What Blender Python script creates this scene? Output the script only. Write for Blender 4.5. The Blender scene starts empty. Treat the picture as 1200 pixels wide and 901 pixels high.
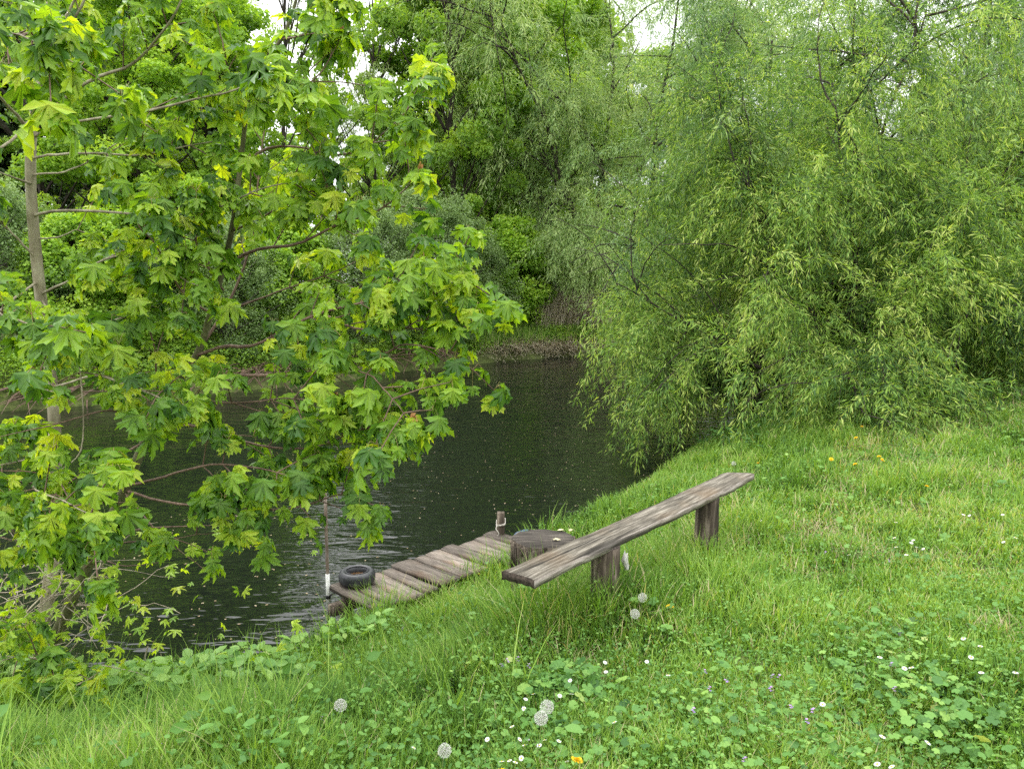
import bpy, math, random
import numpy as np
from mathutils import Vector, Matrix
R = np.random.default_rng(7)
random.seed(7)
SC = bpy.context.scene
COL = SC.collection
UP = np.array([0., 0., 1.])

# ------------------------------------------------------------------ camera maths
CAMZ, F, CX, CY, HOR = 2.7, 890.0, 600.0, 450.5, 330.0
TH = math.atan((CY - HOR) / F)
CT, ST = math.cos(TH), math.sin(TH)
def ray(px, py):
    x, v = (px - CX) / F, -(py - CY) / F
    return np.array([x, CT + v * ST, -ST + v * CT])
def at_z(px, py, z):
    d = ray(px, py); return np.array([0, 0, CAMZ]) + d * ((z - CAMZ) / d[2])
def at_y(px, py, Y):
    d = ray(px, py); return np.array([0, 0, CAMZ]) + d * (Y / d[1])

# ------------------------------------------------------------------ terrain
near = [(-60, 10), (-30, 8), (-9, 6.2), (-5, 5.55), (-3.6, 5.1), (-2.6, 4.72), (-1.7, 5.0), (-0.8, 5.9), (0.1, 7.0), (0.9, 8.0),
        (1.6, 9.2), (2.7, 11.3), (4.6, 13.5), (8, 15.5), (14, 18), (30, 24), (60, 34)]
far = [(60, 46), (30, 40), (14, 36), (8, 32), (4.5, 29.6), (2.4, 28.0), (0.6, 26.8), (-0.4, 26.0), (-1.5, 24.9), (-3.2, 23.2), (-4.5, 21),
       (-6.5, 19), (-8.5, 17), (-10.5, 15.8), (-16, 14.6), (-30, 14), (-60, 16)]
POND = np.array(near + far, float)
NX = np.array([p[0] for p in near]); NY = np.array([p[1] for p in near])
FX = np.array([p[0] for p in far][::-1]); FY = np.array([p[1] for p in far][::-1])
def sdist(x, y):
    x = np.asarray(x, float); y = np.asarray(y, float)
    d = np.full(x.shape, 1e9); inside = np.zeros(x.shape, bool)
    n = len(POND)
    for i in range(n):
        ax, ay = POND[i]; bx, by = POND[(i + 1) % n]
        ex, ey = bx - ax, by - ay
        t = np.clip(((x - ax) * ex + (y - ay) * ey) / (ex * ex + ey * ey), 0, 1)
        d = np.minimum(d, np.hypot(x - ax - t * ex, y - ay - t * ey))
        c = ((ay > y) != (by > y)) & (x < (bx - ax) * (y - ay) / (by - ay + 1e-12) + ax)
        inside ^= c
    return np.where(inside, -d, d)
def fbm(x, y, s=1.0, seed=0):
    rr = np.random.default_rng(seed); v = 0
    for k in range(7):
        a = rr.uniform(0, 6.28); f = s * (1.0 + 0.85 * k); ph = rr.uniform(0, 6.28, 2)
        u = x * math.cos(a) + y * math.sin(a); w = -x * math.sin(a) + y * math.cos(a)
        v = v + np.sin(u * f + ph[0] + 0.7 * np.sin(w * f * .6)) * np.cos(w * f * .8 + ph[1]) / (1 + .5 * k)
    return v / 2.2
def H(x, y):
    x = np.asarray(x, float); y = np.asarray(y, float)
    d = sdist(x, y)
    hn = np.interp(d, [-3, -.6, 0, .12, .35, .9, 1.6, 2.3, 4.5, 9, 30], [-.9, -.35, 0, .22, .40, .60, .83, .98, 1.12, 1.25, 1.5])
    lo = np.interp(d, [-3, -.6, 0, .12, .35, .9, 1.3, 1.7, 2.1, 2.5, 3.2, 4.5, 9, 30], [-.9, -.35, 0, .09, .15, .25, .37, .57, .82, .97, 1.05, 1.12, 1.25, 1.5])
    u = x * .68 + y * .73; k = np.clip((u - 3.9) / 1.8, 0, 1); k = k * k * (3 - 2 * k); hn = lo * (1 - k) + hn * k; hn = hn + .065 * np.clip(x - 2.5, 0, 8) * np.clip((d - 1) / 3, 0, 1)
    hf = np.interp(d, [-3, -.6, 0, .1, .35, 1.2, 4, 12, 60], [-.9, -.35, 0, .25, .48, .75, 1.0, 1.3, 2.0])
    mid = (np.interp(x, NX, NY) + np.interp(x, FX, FY)) / 2
    h = np.where(y < mid, hn, hf)
    return h + np.where(d > .1, .035 * fbm(x, y, 1.6, 3) * np.clip(d, 0, 1) + .10 * fbm(x, y, .3, 5) * np.clip((d - 3) / 8, 0, 1), 0)
def at_ground(px, py, off=0.0):
    d = ray(px, py); o = np.array([0, 0, CAMZ]); t = np.arange(.8, 60, .01)
    P = o + d * t[:, None]
    g = P[:, 2] - H(P[:, 0], P[:, 1]) - off
    i = np.argmax(g < 0)
    return P[i]

# ------------------------------------------------------------------ mesh building
class MB:
    def __init__(s): s.v = []; s.f = []; s.n = 0; s.a = []; s.m = []
    def add(s, V, Fs, val=0.5, mat=0):
        """Fs: list of int arrays (n,k)"""
        V = np.asarray(V, float).reshape(-1, 3)
        val = np.broadcast_to(np.asarray(val, float), (len(V),))
        for f in Fs:
            f = np.asarray(f, int)
            if f.size == 0: continue
            s.f.append(f + s.n); s.m.append(np.full(len(f), mat))
        s.v.append(V); s.a.append(val); s.n += len(V)
    def build(s, name, mats, parent=None, smooth=False):
        me = bpy.data.meshes.new(name)
        V = np.concatenate(s.v); A = np.concatenate(s.a)
        tot = np.concatenate([np.full(len(f), f.shape[1]) for f in s.f]).astype(np.int32)
        idx = np.concatenate([f.ravel() for f in s.f]).astype(np.int32)
        st = np.concatenate([[0], np.cumsum(tot)[:-1]]).astype(np.int32)
        o = bpy.data.objects.new(name, me)
        me.vertices.add(len(V)); me.vertices.foreach_set('co', V.astype(np.float32).ravel())
        me.loops.add(len(idx)); me.loops.foreach_set('vertex_index', idx)
        me.polygons.add(len(tot)); me.polygons.foreach_set('loop_start', st); me.polygons.foreach_set('loop_total', tot)
        me.polygons.foreach_set('material_index', np.concatenate(s.m).astype(np.int32))
        at = me.attributes.new('v', 'FLOAT', 'POINT'); at.data.foreach_set('value', A.astype(np.float32))
        if smooth: me.polygons.foreach_set('use_smooth', np.ones(len(tot), bool))
        me.update(calc_edges=True)
        for m in (mats if isinstance(mats, (list, tuple)) else [mats]): me.materials.append(m)
        COL.objects.link(o)
        if parent is not None: o.parent = parent
        return o
def merge(a, b):
    a.f += [f + a.n for f in b.f]; a.m += b.m; a.v += b.v; a.a += b.a; a.n += b.n
def nrm(a): return a / np.maximum(np.linalg.norm(a, axis=-1, keepdims=True), 1e-9)
def frames(d, n):
    """columns x,y,z with y along d and z near n"""
    y = nrm(d); x = nrm(np.cross(y, n)); z = np.cross(x, y)
    return np.stack([x, y, z], axis=-1)
def scatter(mb, tv, tf, P, Rm, S, val, mat=0, jitter=0.0, voff=None):
    N, k = len(P), len(tv)
    if N == 0: return
    S = np.asarray(S, float)
    if S.ndim == 1: S = np.repeat(S[:, None], 3, 1)
    T = tv[None] * S[:, None, :]
    if jitter: T = T + R.normal(0, jitter, T.shape) * S[:, None, :]
    V = np.einsum('nij,nkj->nki', Rm, T) + P[:, None, :]
    Fs = [(f[None] + (np.arange(N) * k)[:, None, None]).reshape(-1, f.shape[1]) for f in tf]
    vv = np.repeat(val, k)
    if voff is not None: vv = np.clip(vv + np.tile(voff, N), 0, 1)
    mb.add(V.reshape(-1, 3), Fs, vv, mat)
def tube(mb, pts, rad, sides=6, val=.5, mat=0, cap=False, knob=0.0):
    pts = np.asarray(pts, float); n = len(pts)
    rad = np.broadcast_to(np.asarray(rad, float), (n,))
    t = nrm(np.gradient(pts, axis=0))
    ref = np.array([1., 0, 0]) if abs(t[0][0]) < .8 else np.array([0, 1., 0])
    u = nrm(np.cross(t, ref)); w = np.cross(t, u)
    a = np.linspace(0, 2 * math.pi, sides, endpoint=False)
    rr = rad[:, None] * (1 + (R.normal(0, knob, (n, sides)) if knob else 0))
    V = pts[:, None] + rr[..., None] * (np.cos(a)[None, :, None] * u[:, None] + np.sin(a)[None, :, None] * w[:, None])
    i = np.arange(n - 1)[:, None] * sides; j = np.arange(sides)[None]; j2 = (j + 1) % sides
    q = np.stack([i + j, i + j2, i + sides + j2, i + sides + j], -1).reshape(-1, 4)
    Fs = [q]
    if cap: Fs.append(((n - 1) * sides + np.arange(sides))[None]); Fs.append(np.arange(sides)[::-1][None])
    mb.add(V.reshape(-1, 3), Fs, val, mat)
def smoothpath(ctrl, n):
    """Catmull-Rom through control points"""
    c = np.asarray(ctrl, float)
    c = np.vstack([2 * c[0] - c[1], c, 2 * c[-1] - c[-2]])
    m = len(c) - 3; out = []
    for s in np.linspace(0, m - 1e-6, n):
        i = int(s); t = s - i; p0, p1, p2, p3 = c[i:i + 4]
        out.append(.5 * ((2 * p1) + (p2 - p0) * t + (2 * p0 - 5 * p1 + 4 * p2 - p3) * t * t + (3 * p1 - p0 - 3 * p2 + p3) * t ** 3))
    return np.array(out)

# ------------------------------------------------------------------ materials
def new_mat(name):
    m = bpy.data.materials.new(name); m.use_nodes = True
    nt = m.node_tree; nt.nodes.clear(); return m, nt
def ramp(nt, src, stops):
    r = nt.nodes.new('ShaderNodeValToRGB'); e = r.color_ramp.elements
    while len(e) < len(stops): e.new(.5)
    for q, (p, c) in zip(e, stops): q.position = p; q.color = (*c, 1)
    nt.links.new(src, r.inputs[0]); return r.outputs[0]
def leaf_mat(name, stops, trans=.4, tcol=(1.35, 1.25, .45), rough=.45, spec=.35, back=None, noise=0.0):
    m, nt = new_mat(name); N, L = nt.nodes, nt.links
    at = N.new('ShaderNodeAttribute'); at.attribute_name = 'v'
    col = ramp(nt, at.outputs['Fac'], stops)
    if noise:
        tc = N.new('ShaderNodeTexCoord'); no = N.new('ShaderNodeTexNoise'); no.inputs['Scale'].default_value = noise
        L.new(tc.outputs['Object'], no.inputs['Vector'])
        mp = N.new('ShaderNodeMapRange'); mp.inputs[1].default_value = .3; mp.inputs[2].default_value = .7; mp.inputs[3].default_value = .55; mp.inputs[4].default_value = 1.35
        L.new(no.outputs[0], mp.inputs[0])
        mu = N.new('ShaderNodeVectorMath'); mu.operation = 'SCALE'; L.new(col, mu.inputs[0]); L.new(mp.outputs[0], mu.inputs['Scale']); col = mu.outputs[0]
    bs = N.new('ShaderNodeBsdfPrincipled'); bs.inputs['Roughness'].default_value = rough; bs.inputs['Specular IOR Level'].default_value = spec
    L.new(col, bs.inputs['Base Color'])
    tr = N.new('ShaderNodeBsdfTranslucent')
    mx = N.new('ShaderNodeVectorMath'); mx.operation = 'MULTIPLY'; mx.inputs[1].default_value = tcol; L.new(col, mx.inputs[0]); L.new(mx.outputs[0], tr.inputs['Color'])
    ms = N.new('ShaderNodeMixShader'); ms.inputs[0].default_value = trans
    L.new(bs.outputs[0], ms.inputs[1]); L.new(tr.outputs[0], ms.inputs[2])
    o = N.new('ShaderNodeOutputMaterial'); L.new(ms.outputs[0], o.inputs['Surface'])
    return m
def surf_mat(name, c1, c2, scale=(20, 20, 20), rough=.85, bump=.4, detail=6, coord='Object', c3=None, attr=0.0, spec=.2, bdist=.01, thresh=(.35, .65)):
    m, nt = new_mat(name); N, L = nt.nodes, nt.links
    tc = N.new('ShaderNodeTexCoord'); mp = N.new('ShaderNodeMapping'); mp.inputs['Scale'].default_value = scale
    L.new(tc.outputs[coord], mp.inputs[0])
    no = N.new('ShaderNodeTexNoise'); no.inputs['Scale'].default_value = 1; no.inputs['Detail'].default_value = detail; no.inputs['Roughness'].default_value = .65
    L.new(mp.outputs[0], no.inputs['Vector'])
    st = [(thresh[0], c1), (thresh[1], c2)]
    if c3: st = [(thresh[0], c1), (.5, c3), (thresh[1], c2)]
    col = ramp(nt, no.outputs[0], st)
    n2 = N.new('ShaderNodeTexNoise'); n2.inputs['Scale'].default_value = 3.0; n2.inputs['Detail'].default_value = 3
    L.new(tc.outputs[coord], n2.inputs['Vector'])
    mr = N.new('ShaderNodeMapRange'); mr.inputs[1].default_value = .3; mr.inputs[2].default_value = .7; mr.inputs[3].default_value = .7; mr.inputs[4].default_value = 1.25
    L.new(n2.outputs[0], mr.inputs[0]); sc = mr.outputs[0]
    if attr:
        at = N.new('ShaderNodeAttribute'); at.attribute_name = 'v'
        ma = N.new('ShaderNodeMath'); ma.operation = 'MULTIPLY_ADD'; ma.inputs[1].default_value = attr; ma.inputs[2].default_value = 1 - attr / 2
        L.new(at.outputs['Fac'], ma.inputs[0])
        mm = N.new('ShaderNodeMath'); mm.operation = 'MULTIPLY'; L.new(ma.outputs[0], mm.inputs[0]); L.new(sc, mm.inputs[1]); sc = mm.outputs[0]
    vs = N.new('ShaderNodeVectorMath'); vs.operation = 'SCALE'; L.new(col, vs.inputs[0]); L.new(sc, vs.inputs['Scale'])
    bs = N.new('ShaderNodeBsdfPrincipled'); bs.inputs['Roughness'].default_value = rough; bs.inputs['Specular IOR Level'].default_value = spec
    L.new(vs.outputs[0], bs.inputs['Base Color'])
    if bump:
        b = N.new('ShaderNodeBump'); b.inputs['Strength'].default_value = bump; b.inputs['Distance'].default_value = bdist
        L.new(no.outputs[0], b.inputs['Height']); L.new(b.outputs[0], bs.inputs['Normal'])
    o = N.new('ShaderNodeOutputMaterial'); L.new(bs.outputs[0], o.inputs['Surface'])
    return m
M = {}
M['maple_leaf'] = leaf_mat('maple_leaf', [(0, (.06, .16, .03)), (.35, (.17, .33, .04)), (.7, (.32, .50, .045)), (.95, (.46, .60, .05)), (1, (.52, .60, .05))], trans=.48, tcol=(1.5, 1.4, .25), rough=.42, spec=.42)
M['young_leaf'] = leaf_mat('young_leaf', [(0, (.40, .16, .08)), (1, (.45, .30, .10))], trans=.3, tcol=(1.2, 1, .7))
M['willow_leaf'] = leaf_mat('willow_leaf', [(0, (.03, .075, .025)), (.4, (.12, .235, .05)), (.75, (.28, .43, .08)), (1, (.54, .62, .18))], trans=.42, tcol=(1.25, 1.25, .45), rough=.5, spec=.22)
M['willow_leaf_far'] = leaf_mat('willow_leaf_far', [(0, (.06, .13, .045)), (.5, (.16, .29, .085)), (1, (.34, .48, .16))], trans=.38, tcol=(1.2, 1.15, .6), rough=.5, spec=.3)
M['willow_leaf_pale'] = leaf_mat('willow_leaf_pale', [(0, (.12, .22, .08)), (.5, (.27, .42, .14)), (1, (.48, .60, .25))], trans=.45, tcol=(1.2, 1.15, .6), rough=.5, spec=.25)
M['bright_leaf'] = leaf_mat('bright_leaf', [(0, (.12, .23, .03)), (.5, (.28, .47, .06)), (1, (.46, .64, .10))], trans=.5)
M['mid_leaf'] = leaf_mat('mid_leaf', [(0, (.11, .22, .04)), (.5, (.25, .42, .07)), (1, (.42, .58, .11))], trans=.5)
M['grey_leaf'] = leaf_mat('grey_leaf', [(0, (.10, .17, .055)), (.5, (.21, .32, .11)), (1, (.36, .48, .20))], trans=.42, tcol=(1.1, 1.1, .7))
M['dark_leaf'] = leaf_mat('dark_leaf', [(0, (.035, .07, .025)), (.5, (.08, .14, .045)), (1, (.14, .22, .07))], trans=.25)
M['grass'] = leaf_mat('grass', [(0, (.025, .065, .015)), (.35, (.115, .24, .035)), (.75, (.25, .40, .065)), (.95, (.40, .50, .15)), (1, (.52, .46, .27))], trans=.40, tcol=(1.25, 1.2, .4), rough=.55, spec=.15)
M['weed'] = leaf_mat('weed', [(0, (.045, .12, .035)), (.5, (.13, .28, .06)), (.9, (.28, .45, .10)), (1, (.40, .46, .16))], trans=.35, tcol=(1.2, 1.2, .45), rough=.5, spec=.25)
M['straw'] = leaf_mat('straw', [(0, (.20, .15, .09)), (.5, (.36, .28, .17)), (1, (.52, .44, .30))], trans=.2, tcol=(1, 1, 1), rough=.8, spec=.1)
M['straw_pale'] = leaf_mat('straw_pale', [(0, (.26, .22, .14)), (.5, (.50, .44, .31)), (1, (.72, .66, .50))], trans=.2, tcol=(1, 1, 1), rough=.8, spec=.1)
M['petal'] = leaf_mat('petal', [(0, (.8, .8, .78)), (1, (.9, .9, .88))], trans=.3, tcol=(1, 1, 1), rough=.6)
M['yellow'] = leaf_mat('yellow', [(0, (.85, .55, .01)), (1, (.95, .70, .02))], trans=.25, tcol=(1, 1, 1), rough=.6)
M['violet'] = leaf_mat('violet', [(0, (.30, .17, .55)), (.5, (.42, .27, .68)), (1, (.75, .38, .68))], trans=.3, tcol=(1, 1, 1), rough=.6)
M['fluff'] = leaf_mat('fluff', [(0, (.6, .58, .54)), (1, (.88, .87, .84))], trans=.4, tcol=(1, 1, 1), rough=.7)
M['stem'] = leaf_mat('stem', [(0, (.12, .20, .05)), (1, (.24, .30, .10))], trans=.1)
M['petiole'] = leaf_mat('petiole', [(0, (.16, .24, .05)), (1, (.32, .20, .09))], trans=.1)
M['bark_maple'] = surf_mat('bark_maple', (.17, .145, .09), (.38, .35, .25), (14, 14, 5), .85, .5, c3=(.27, .24, .165))
M['bark_lean'] = surf_mat('bark_lean', (.07, .065, .035), (.19, .18, .10), (16, 16, 6), .85, .5, c3=(.12, .12, .06))
M['twig'] = surf_mat('twig', (.10, .06, .045), (.22, .15, .11), (30, 30, 30), .7, .2)
M['dead_twig'] = surf_mat('dead_twig', (.22, .18, .13), (.42, .37, .29), (30, 30, 30), .8, .2)
M['bark_dark'] = surf_mat('bark_dark', (.018, .015, .012), (.07, .058, .045), (8, 8, 2), .9, .6, bdist=.03)
M['bark_grey'] = surf_mat('bark_grey', (.06, .055, .045), (.16, .15, .12), (8, 8, 2), .9, .6, bdist=.03)
M['soil'] = surf_mat('soil', (.045, .055, .018), (.10, .12, .035), (9, 9, 9), .95, .6, c3=(.065, .085, .022), bdist=.03)
M['mud'] = surf_mat('mud', (.02, .016, .011), (.06, .05, .032), (4, 4, 4), .9, .6)
# weathered boards: grain runs along the local X axis
def wood_mat(name, ca, cb, cc, grain=(4.0, 75, 75), attr=.5, warm=(.30, .19, .10), warm_amt=.4):
    m, nt = new_mat(name); N, L = nt.nodes, nt.links
    tc = N.new('ShaderNodeTexCoord'); mp = N.new('ShaderNodeMapping'); mp.inputs['Scale'].default_value = grain
    L.new(tc.outputs['Object'], mp.inputs[0])
    n1 = N.new('ShaderNodeTexNoise'); n1.inputs['Scale'].default_value = 1; n1.inputs['Detail'].default_value = 7; n1.inputs['Roughness'].default_value = .7; n1.inputs['Distortion'].default_value = .35
    L.new(mp.outputs[0], n1.inputs['Vector'])
    col = ramp(nt, n1.outputs[0], [(.34, ca), (.5, cb), (.64, cc)])
    n2 = N.new('ShaderNodeTexNoise'); n2.inputs['Scale'].default_value = 2.6; n2.inputs['Detail'].default_value = 5; L.new(tc.outputs['Object'], n2.inputs['Vector'])
    wf = N.new('ShaderNodeMapRange'); wf.inputs[1].default_value = .5; wf.inputs[2].default_value = .72; wf.inputs[3].default_value = 0; wf.inputs[4].default_value = warm_amt
    L.new(n2.outputs[0], wf.inputs[0])
    mx = N.new('ShaderNodeMix'); mx.data_type = 'RGBA'; mx.inputs[7].default_value = (*warm, 1); L.new(wf.outputs[0], mx.inputs[0]); L.new(col, mx.inputs[6])
    at = N.new('ShaderNodeAttribute'); at.attribute_name = 'v'
    ma = N.new('ShaderNodeMath'); ma.operation = 'MULTIPLY_ADD'; ma.inputs[1].default_value = attr; ma.inputs[2].default_value = 1 - attr / 2; L.new(at.outputs['Fac'], ma.inputs[0])
    # long cracks
    mp2 = N.new('ShaderNodeMapping'); mp2.inputs['Scale'].default_value = (1.1, 26, 26); L.new(tc.outputs['Object'], mp2.inputs[0])
    n3 = N.new('ShaderNodeTexNoise'); n3.inputs['Scale'].default_value = 1; n3.inputs['Detail'].default_value = 2; L.new(mp2.outputs[0], n3.inputs['Vector'])
    cr = N.new('ShaderNodeMapRange'); cr.inputs[1].default_value = .36; cr.inputs[2].default_value = .42; cr.inputs[3].default_value = .35; cr.inputs[4].default_value = 1; L.new(n3.outputs[0], cr.inputs[0])
    mm = N.new('ShaderNodeMath'); mm.operation = 'MULTIPLY'; L.new(ma.outputs[0], mm.inputs[0]); L.new(cr.outputs[0], mm.inputs[1])
    vs = N.new('ShaderNodeVectorMath'); vs.operation = 'SCALE'; L.new(mx.outputs[2], vs.inputs[0]); L.new(mm.outputs[0], vs.inputs['Scale'])
    bs = N.new('ShaderNodeBsdfPrincipled'); bs.inputs['Roughness'].default_value = .85; bs.inputs['Specular IOR Level'].default_value = .2; L.new(vs.outputs[0], bs.inputs['Base Color'])
    ad = N.new('ShaderNodeMath'); ad.operation = 'MULTIPLY'; L.new(n1.outputs[0], ad.inputs[0]); L.new(cr.outputs[0], ad.inputs[1])
    b = N.new('ShaderNodeBump'); b.inputs['Strength'].default_value = .8; b.inputs['Distance'].default_value = .008; L.new(ad.outputs[0], b.inputs['Height']); L.new(b.outputs[0], bs.inputs['Normal'])
    o = N.new('ShaderNodeOutputMaterial'); L.new(bs.outputs[0], o.inputs['Surface']); return m
M['bench_wood'] = wood_mat('bench_wood', (.034, .030, .023), (.115, .101, .078), (.27, .245, .20), warm_amt=.22)
M['bench_edge'] = wood_mat('bench_edge', (.10, .085, .075), (.27, .235, .20), (.45, .40, .36), warm_amt=.1)
M['end_grain'] = surf_mat('end_grain', (.02, .016, .013), (.09, .07, .055), (60, 60, 60), .9, .5)
M['dock_wood'] = wood_mat('dock_wood', (.065, .054, .045), (.15, .125, .102), (.25, .215, .18), attr=.9, warm=(.22, .12, .06), warm_amt=.5)
M['log'] = surf_mat('log', (.03, .024, .018), (.26, .215, .165), (26, 26, 2.5), .9, 1.0, c3=(.09, .07, .052), bdist=.02)
M['stump_top'] = surf_mat('stump_top', (.03, .026, .022), (.14, .12, .10), (5, 46, 46), .9, .8, c3=(.075, .064, .054), bdist=.01)
M['rubber'] = surf_mat('rubber', (.013, .014, .016), (.04, .042, .046), (25, 25, 25), .45, .2, spec=.5)
M['rope'] = surf_mat('rope', (.35, .32, .27), (.6, .56, .5), (60, 60, 60), .9, .3)
M['rust'] = surf_mat('rust', (.09, .06, .045), (.32, .27, .23), (20, 20, 8), .8, .3, c3=(.18, .135, .105))
M['white_paint'] = surf_mat('white_paint', (.55, .54, .50), (.80, .80, .77), (18, 18, 18), .5, .1)
M['black_tape'] = surf_mat('black_tape', (.012, .012, .012), (.03, .03, .03), (18, 18, 18), .5, .1)
M['blue_plastic'] = surf_mat('blue_plastic', (.05, .08, .13), (.10, .14, .20), (18, 18, 18), .5, .1)
M['chip'] = surf_mat('chip', (.45, .40, .22), (.72, .66, .42), (40, 40, 40), .8, .2)
# water
m, nt = new_mat('water'); N, L = nt.nodes, nt.links
tc = N.new('ShaderNodeTexCoord')
def wn(scale, rot, det):
    mp = N.new('ShaderNodeMapping'); mp.inputs['Scale'].default_value = scale; mp.inputs['Rotation'].default_value = (0, 0, rot); L.new(tc.outputs['Object'], mp.inputs[0])
    n = N.new('ShaderNodeTexNoise'); n.inputs['Scale'].default_value = 1; n.inputs['Detail'].default_value = det; n.inputs['Roughness'].default_value = .55; n.inputs['Distortion'].default_value = .3
    L.new(mp.outputs[0], n.inputs['Vector']); return n.outputs[0]
a, b_, c_ = wn((5, 14, 5), .12, 1.2), wn((1.2, 2.8, 1), -.2, 2), wn((.25, .4, 1), .4, 1)
mr = N.new('ShaderNodeMapRange'); mr.inputs[1].default_value = .35; mr.inputs[2].default_value = .65; mr.inputs[3].default_value = .35; mr.inputs[4].default_value = 1.0; L.new(c_, mr.inputs[0])
ad = N.new('ShaderNodeMath'); ad.operation = 'MULTIPLY_ADD'; ad.inputs[1].default_value = 3.5; L.new(b_, ad.inputs[0]); L.new(a, ad.inputs[2])
mu = N.new('ShaderNodeMath'); mu.operation = 'MULTIPLY'; L.new(ad.outputs[0], mu.inputs[0]); L.new(mr.outputs[0], mu.inputs[1])
bp = N.new('ShaderNodeBump'); bp.inputs['Strength'].default_value = 1.0; bp.inputs['Distance'].default_value = .0115; L.new(mu.outputs[0], bp.inputs['Height'])
bs = N.new('ShaderNodeBsdfPrincipled'); bs.inputs['Base Color'].default_value = (.006, .008, .006, 1); bs.inputs['Roughness'].default_value = .03; bs.inputs['IOR'].default_value = 1.42; bs.inputs['Specular IOR Level'].default_value = .5
L.new(bp.outputs[0], bs.inputs['Normal']); o = N.new('ShaderNodeOutputMaterial'); L.new(bs.outputs[0], o.inputs['Surface']); M['water'] = m
m, nt = new_mat('puddle'); N, L = nt.nodes, nt.links
bs = N.new('ShaderNodeBsdfPrincipled'); bs.inputs['Base Color'].default_value = (.10, .055, .02, 1); bs.inputs['Roughness'].default_value = .08
no = N.new('ShaderNodeTexNoise'); no.inputs['Scale'].default_value = 25; rc = ramp(nt, no.outputs[0], [(.4, (.03, .016, .008)), (.6, (.16, .085, .03))]); L.new(rc, bs.inputs['Base Color'])
o = N.new('ShaderNodeOutputMaterial'); L.new(bs.outputs[0], o.inputs['Surface']); M['puddle'] = m

def tag(o, label=None, cat=None, group=None, kind=None):
    if label: o['label'] = label
    if cat: o['category'] = cat
    if group: o['group'] = group
    if kind: o['kind'] = kind
    return o
def empty(name, loc, label=None, cat=None, group=None):
    o = bpy.data.objects.new(name, None); COL.objects.link(o); o.location = tuple(loc); o.empty_display_size = .2
    tag(o, label, cat, group); return o
def part(mb, name, mats, root, smooth=False, keep=True):
    """build a mesh whose points are in world coordinates as a child of root"""
    o = mb.build(name, mats, root, smooth)
    l = np.array(root.location); n = len(o.data.vertices); co = np.empty(n * 3, np.float32); o.data.vertices.foreach_get('co', co)
    co = (co.reshape(-1, 3) - l).ravel(); o.data.vertices.foreach_set('co', co.astype(np.float32)); o.data.update(); return o

# ------------------------------------------------------------------ ground and water
def axis(a, b, lo, hi, fine, grow=1.16):
    v = list(np.arange(lo, hi, fine)); s = fine
    while v[-1] < b: s *= grow; v.append(v[-1] + s)
    s = fine
    while v[0] > a: s *= grow; v.insert(0, v[0] - s)
    return np.array(v)
gx = axis(-400, 400, -6, 10, .10); gy = axis(-200, 600, 1, 14, .10, 1.1)
X, Y = np.meshgrid(gx, gy); Z = H(X, Y)
nx, ny = len(gx), len(gy)
i, j = np.meshgrid(np.arange(nx - 1), np.arange(ny - 1)); k = (j * nx + i).ravel()
mb = MB(); mb.add(np.stack([X, Y, Z], -1).reshape(-1, 3), [np.stack([k, k + 1, k + nx + 1, k + nx], -1)])
tag(mb.build('ground', M['soil'], smooth=True), 'grassy bank and far shore sloping down into the dark pond', 'ground', kind='structure')
mb = MB(); mb.add([(-90, 2, 0), (90, 2, 0), (90, 60, 0), (-90, 60, 0)], [[[0, 1, 2, 3]]])
tag(mb.build('water', M['water']), 'dark rippled pond water reflecting trees and bright sky', 'water', kind='structure')

# ------------------------------------------------------------------ leaf templates
def maple_template():
    half = [(0.0, 1.0), (.05, .80), (.17, .84), (.15, .66), (.26, .62), (.17, .42), (.34, .58), (.38, .74), (.47, .66), (.72, .74), (.64, .56), (.76, .46), (.56, .38), (.34, .24), (.52, .24), (.60, .12), (.80, .04), (.60, -.04), (.52, -.14), (.30, -.12), (.10, -.16)]
    pts = half + [(-x, y) for x, y in half[::-1][:-1]]
    sinus = {5, 13}; tips = {0, 9, 16}
    v = [(0, 0, 0)]; n = len(pts); m = len(half)
    for q, (x, y) in enumerate(pts):
        h = q if q < m else n - q
        r = math.hypot(x, y)
        z = -.24 * r * r
        if h in sinus: z += .16
        if h in tips: z -= .14
        v.append((x, y, z))
    f = [(0, q + 1, (q + 1) % n + 1) for q in range(n)]
    return np.array(v), [np.array(f)]
MAP_V, MAP_F = maple_template()
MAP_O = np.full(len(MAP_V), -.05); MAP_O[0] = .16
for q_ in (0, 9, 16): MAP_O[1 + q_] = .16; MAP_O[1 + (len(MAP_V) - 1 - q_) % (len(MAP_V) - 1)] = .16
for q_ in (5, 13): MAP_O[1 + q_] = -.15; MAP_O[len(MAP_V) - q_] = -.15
def maple_simple():
    half = [(0, 1), (.16, .72), (.17, .42), (.72, .74), (.60, .40), (.34, .22), (.80, .04), (.45, -.12)]
    pts = half + [(-x, y) for x, y in half[::-1][:-1]]
    v = [(0, 0, 0)] + [(x, y, -.2 * (x * x + y * y) + (.1 if abs(x) in (.17, .34) else 0)) for x, y in pts]
    n = len(pts); return np.array(v), [np.array([(0, q + 1, (q + 1) % n + 1) for q in range(n)])]
MAS_V, MAS_F = maple_simple()
DIA_V = np.array([(0, 0, 0), (.32, .45, .07), (0, 1, -.1), (-.32, .45, .07)]); DIA_F = [np.array([(0, 1, 2), (0, 2, 3)])]
WIL_V = np.array([(0, 0, 0), (.07, .4, .02), (0, 1, -.14), (-.07, .4, .02)]); WIL_F = [np.array([(0, 1, 2, 3)])]
CAT_V = np.array([(-.07, 0, 0), (.07, 0, 0), (-.09, .35, .10), (.09, .35, .10), (-.09, .7, .06), (.09, .7, .06), (-.05, .98, -.12), (.05, .98, -.12)]); CAT_F = [np.array([(0, 1, 3, 2), (2, 3, 5, 4), (4, 5, 7, 6)])]
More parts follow.
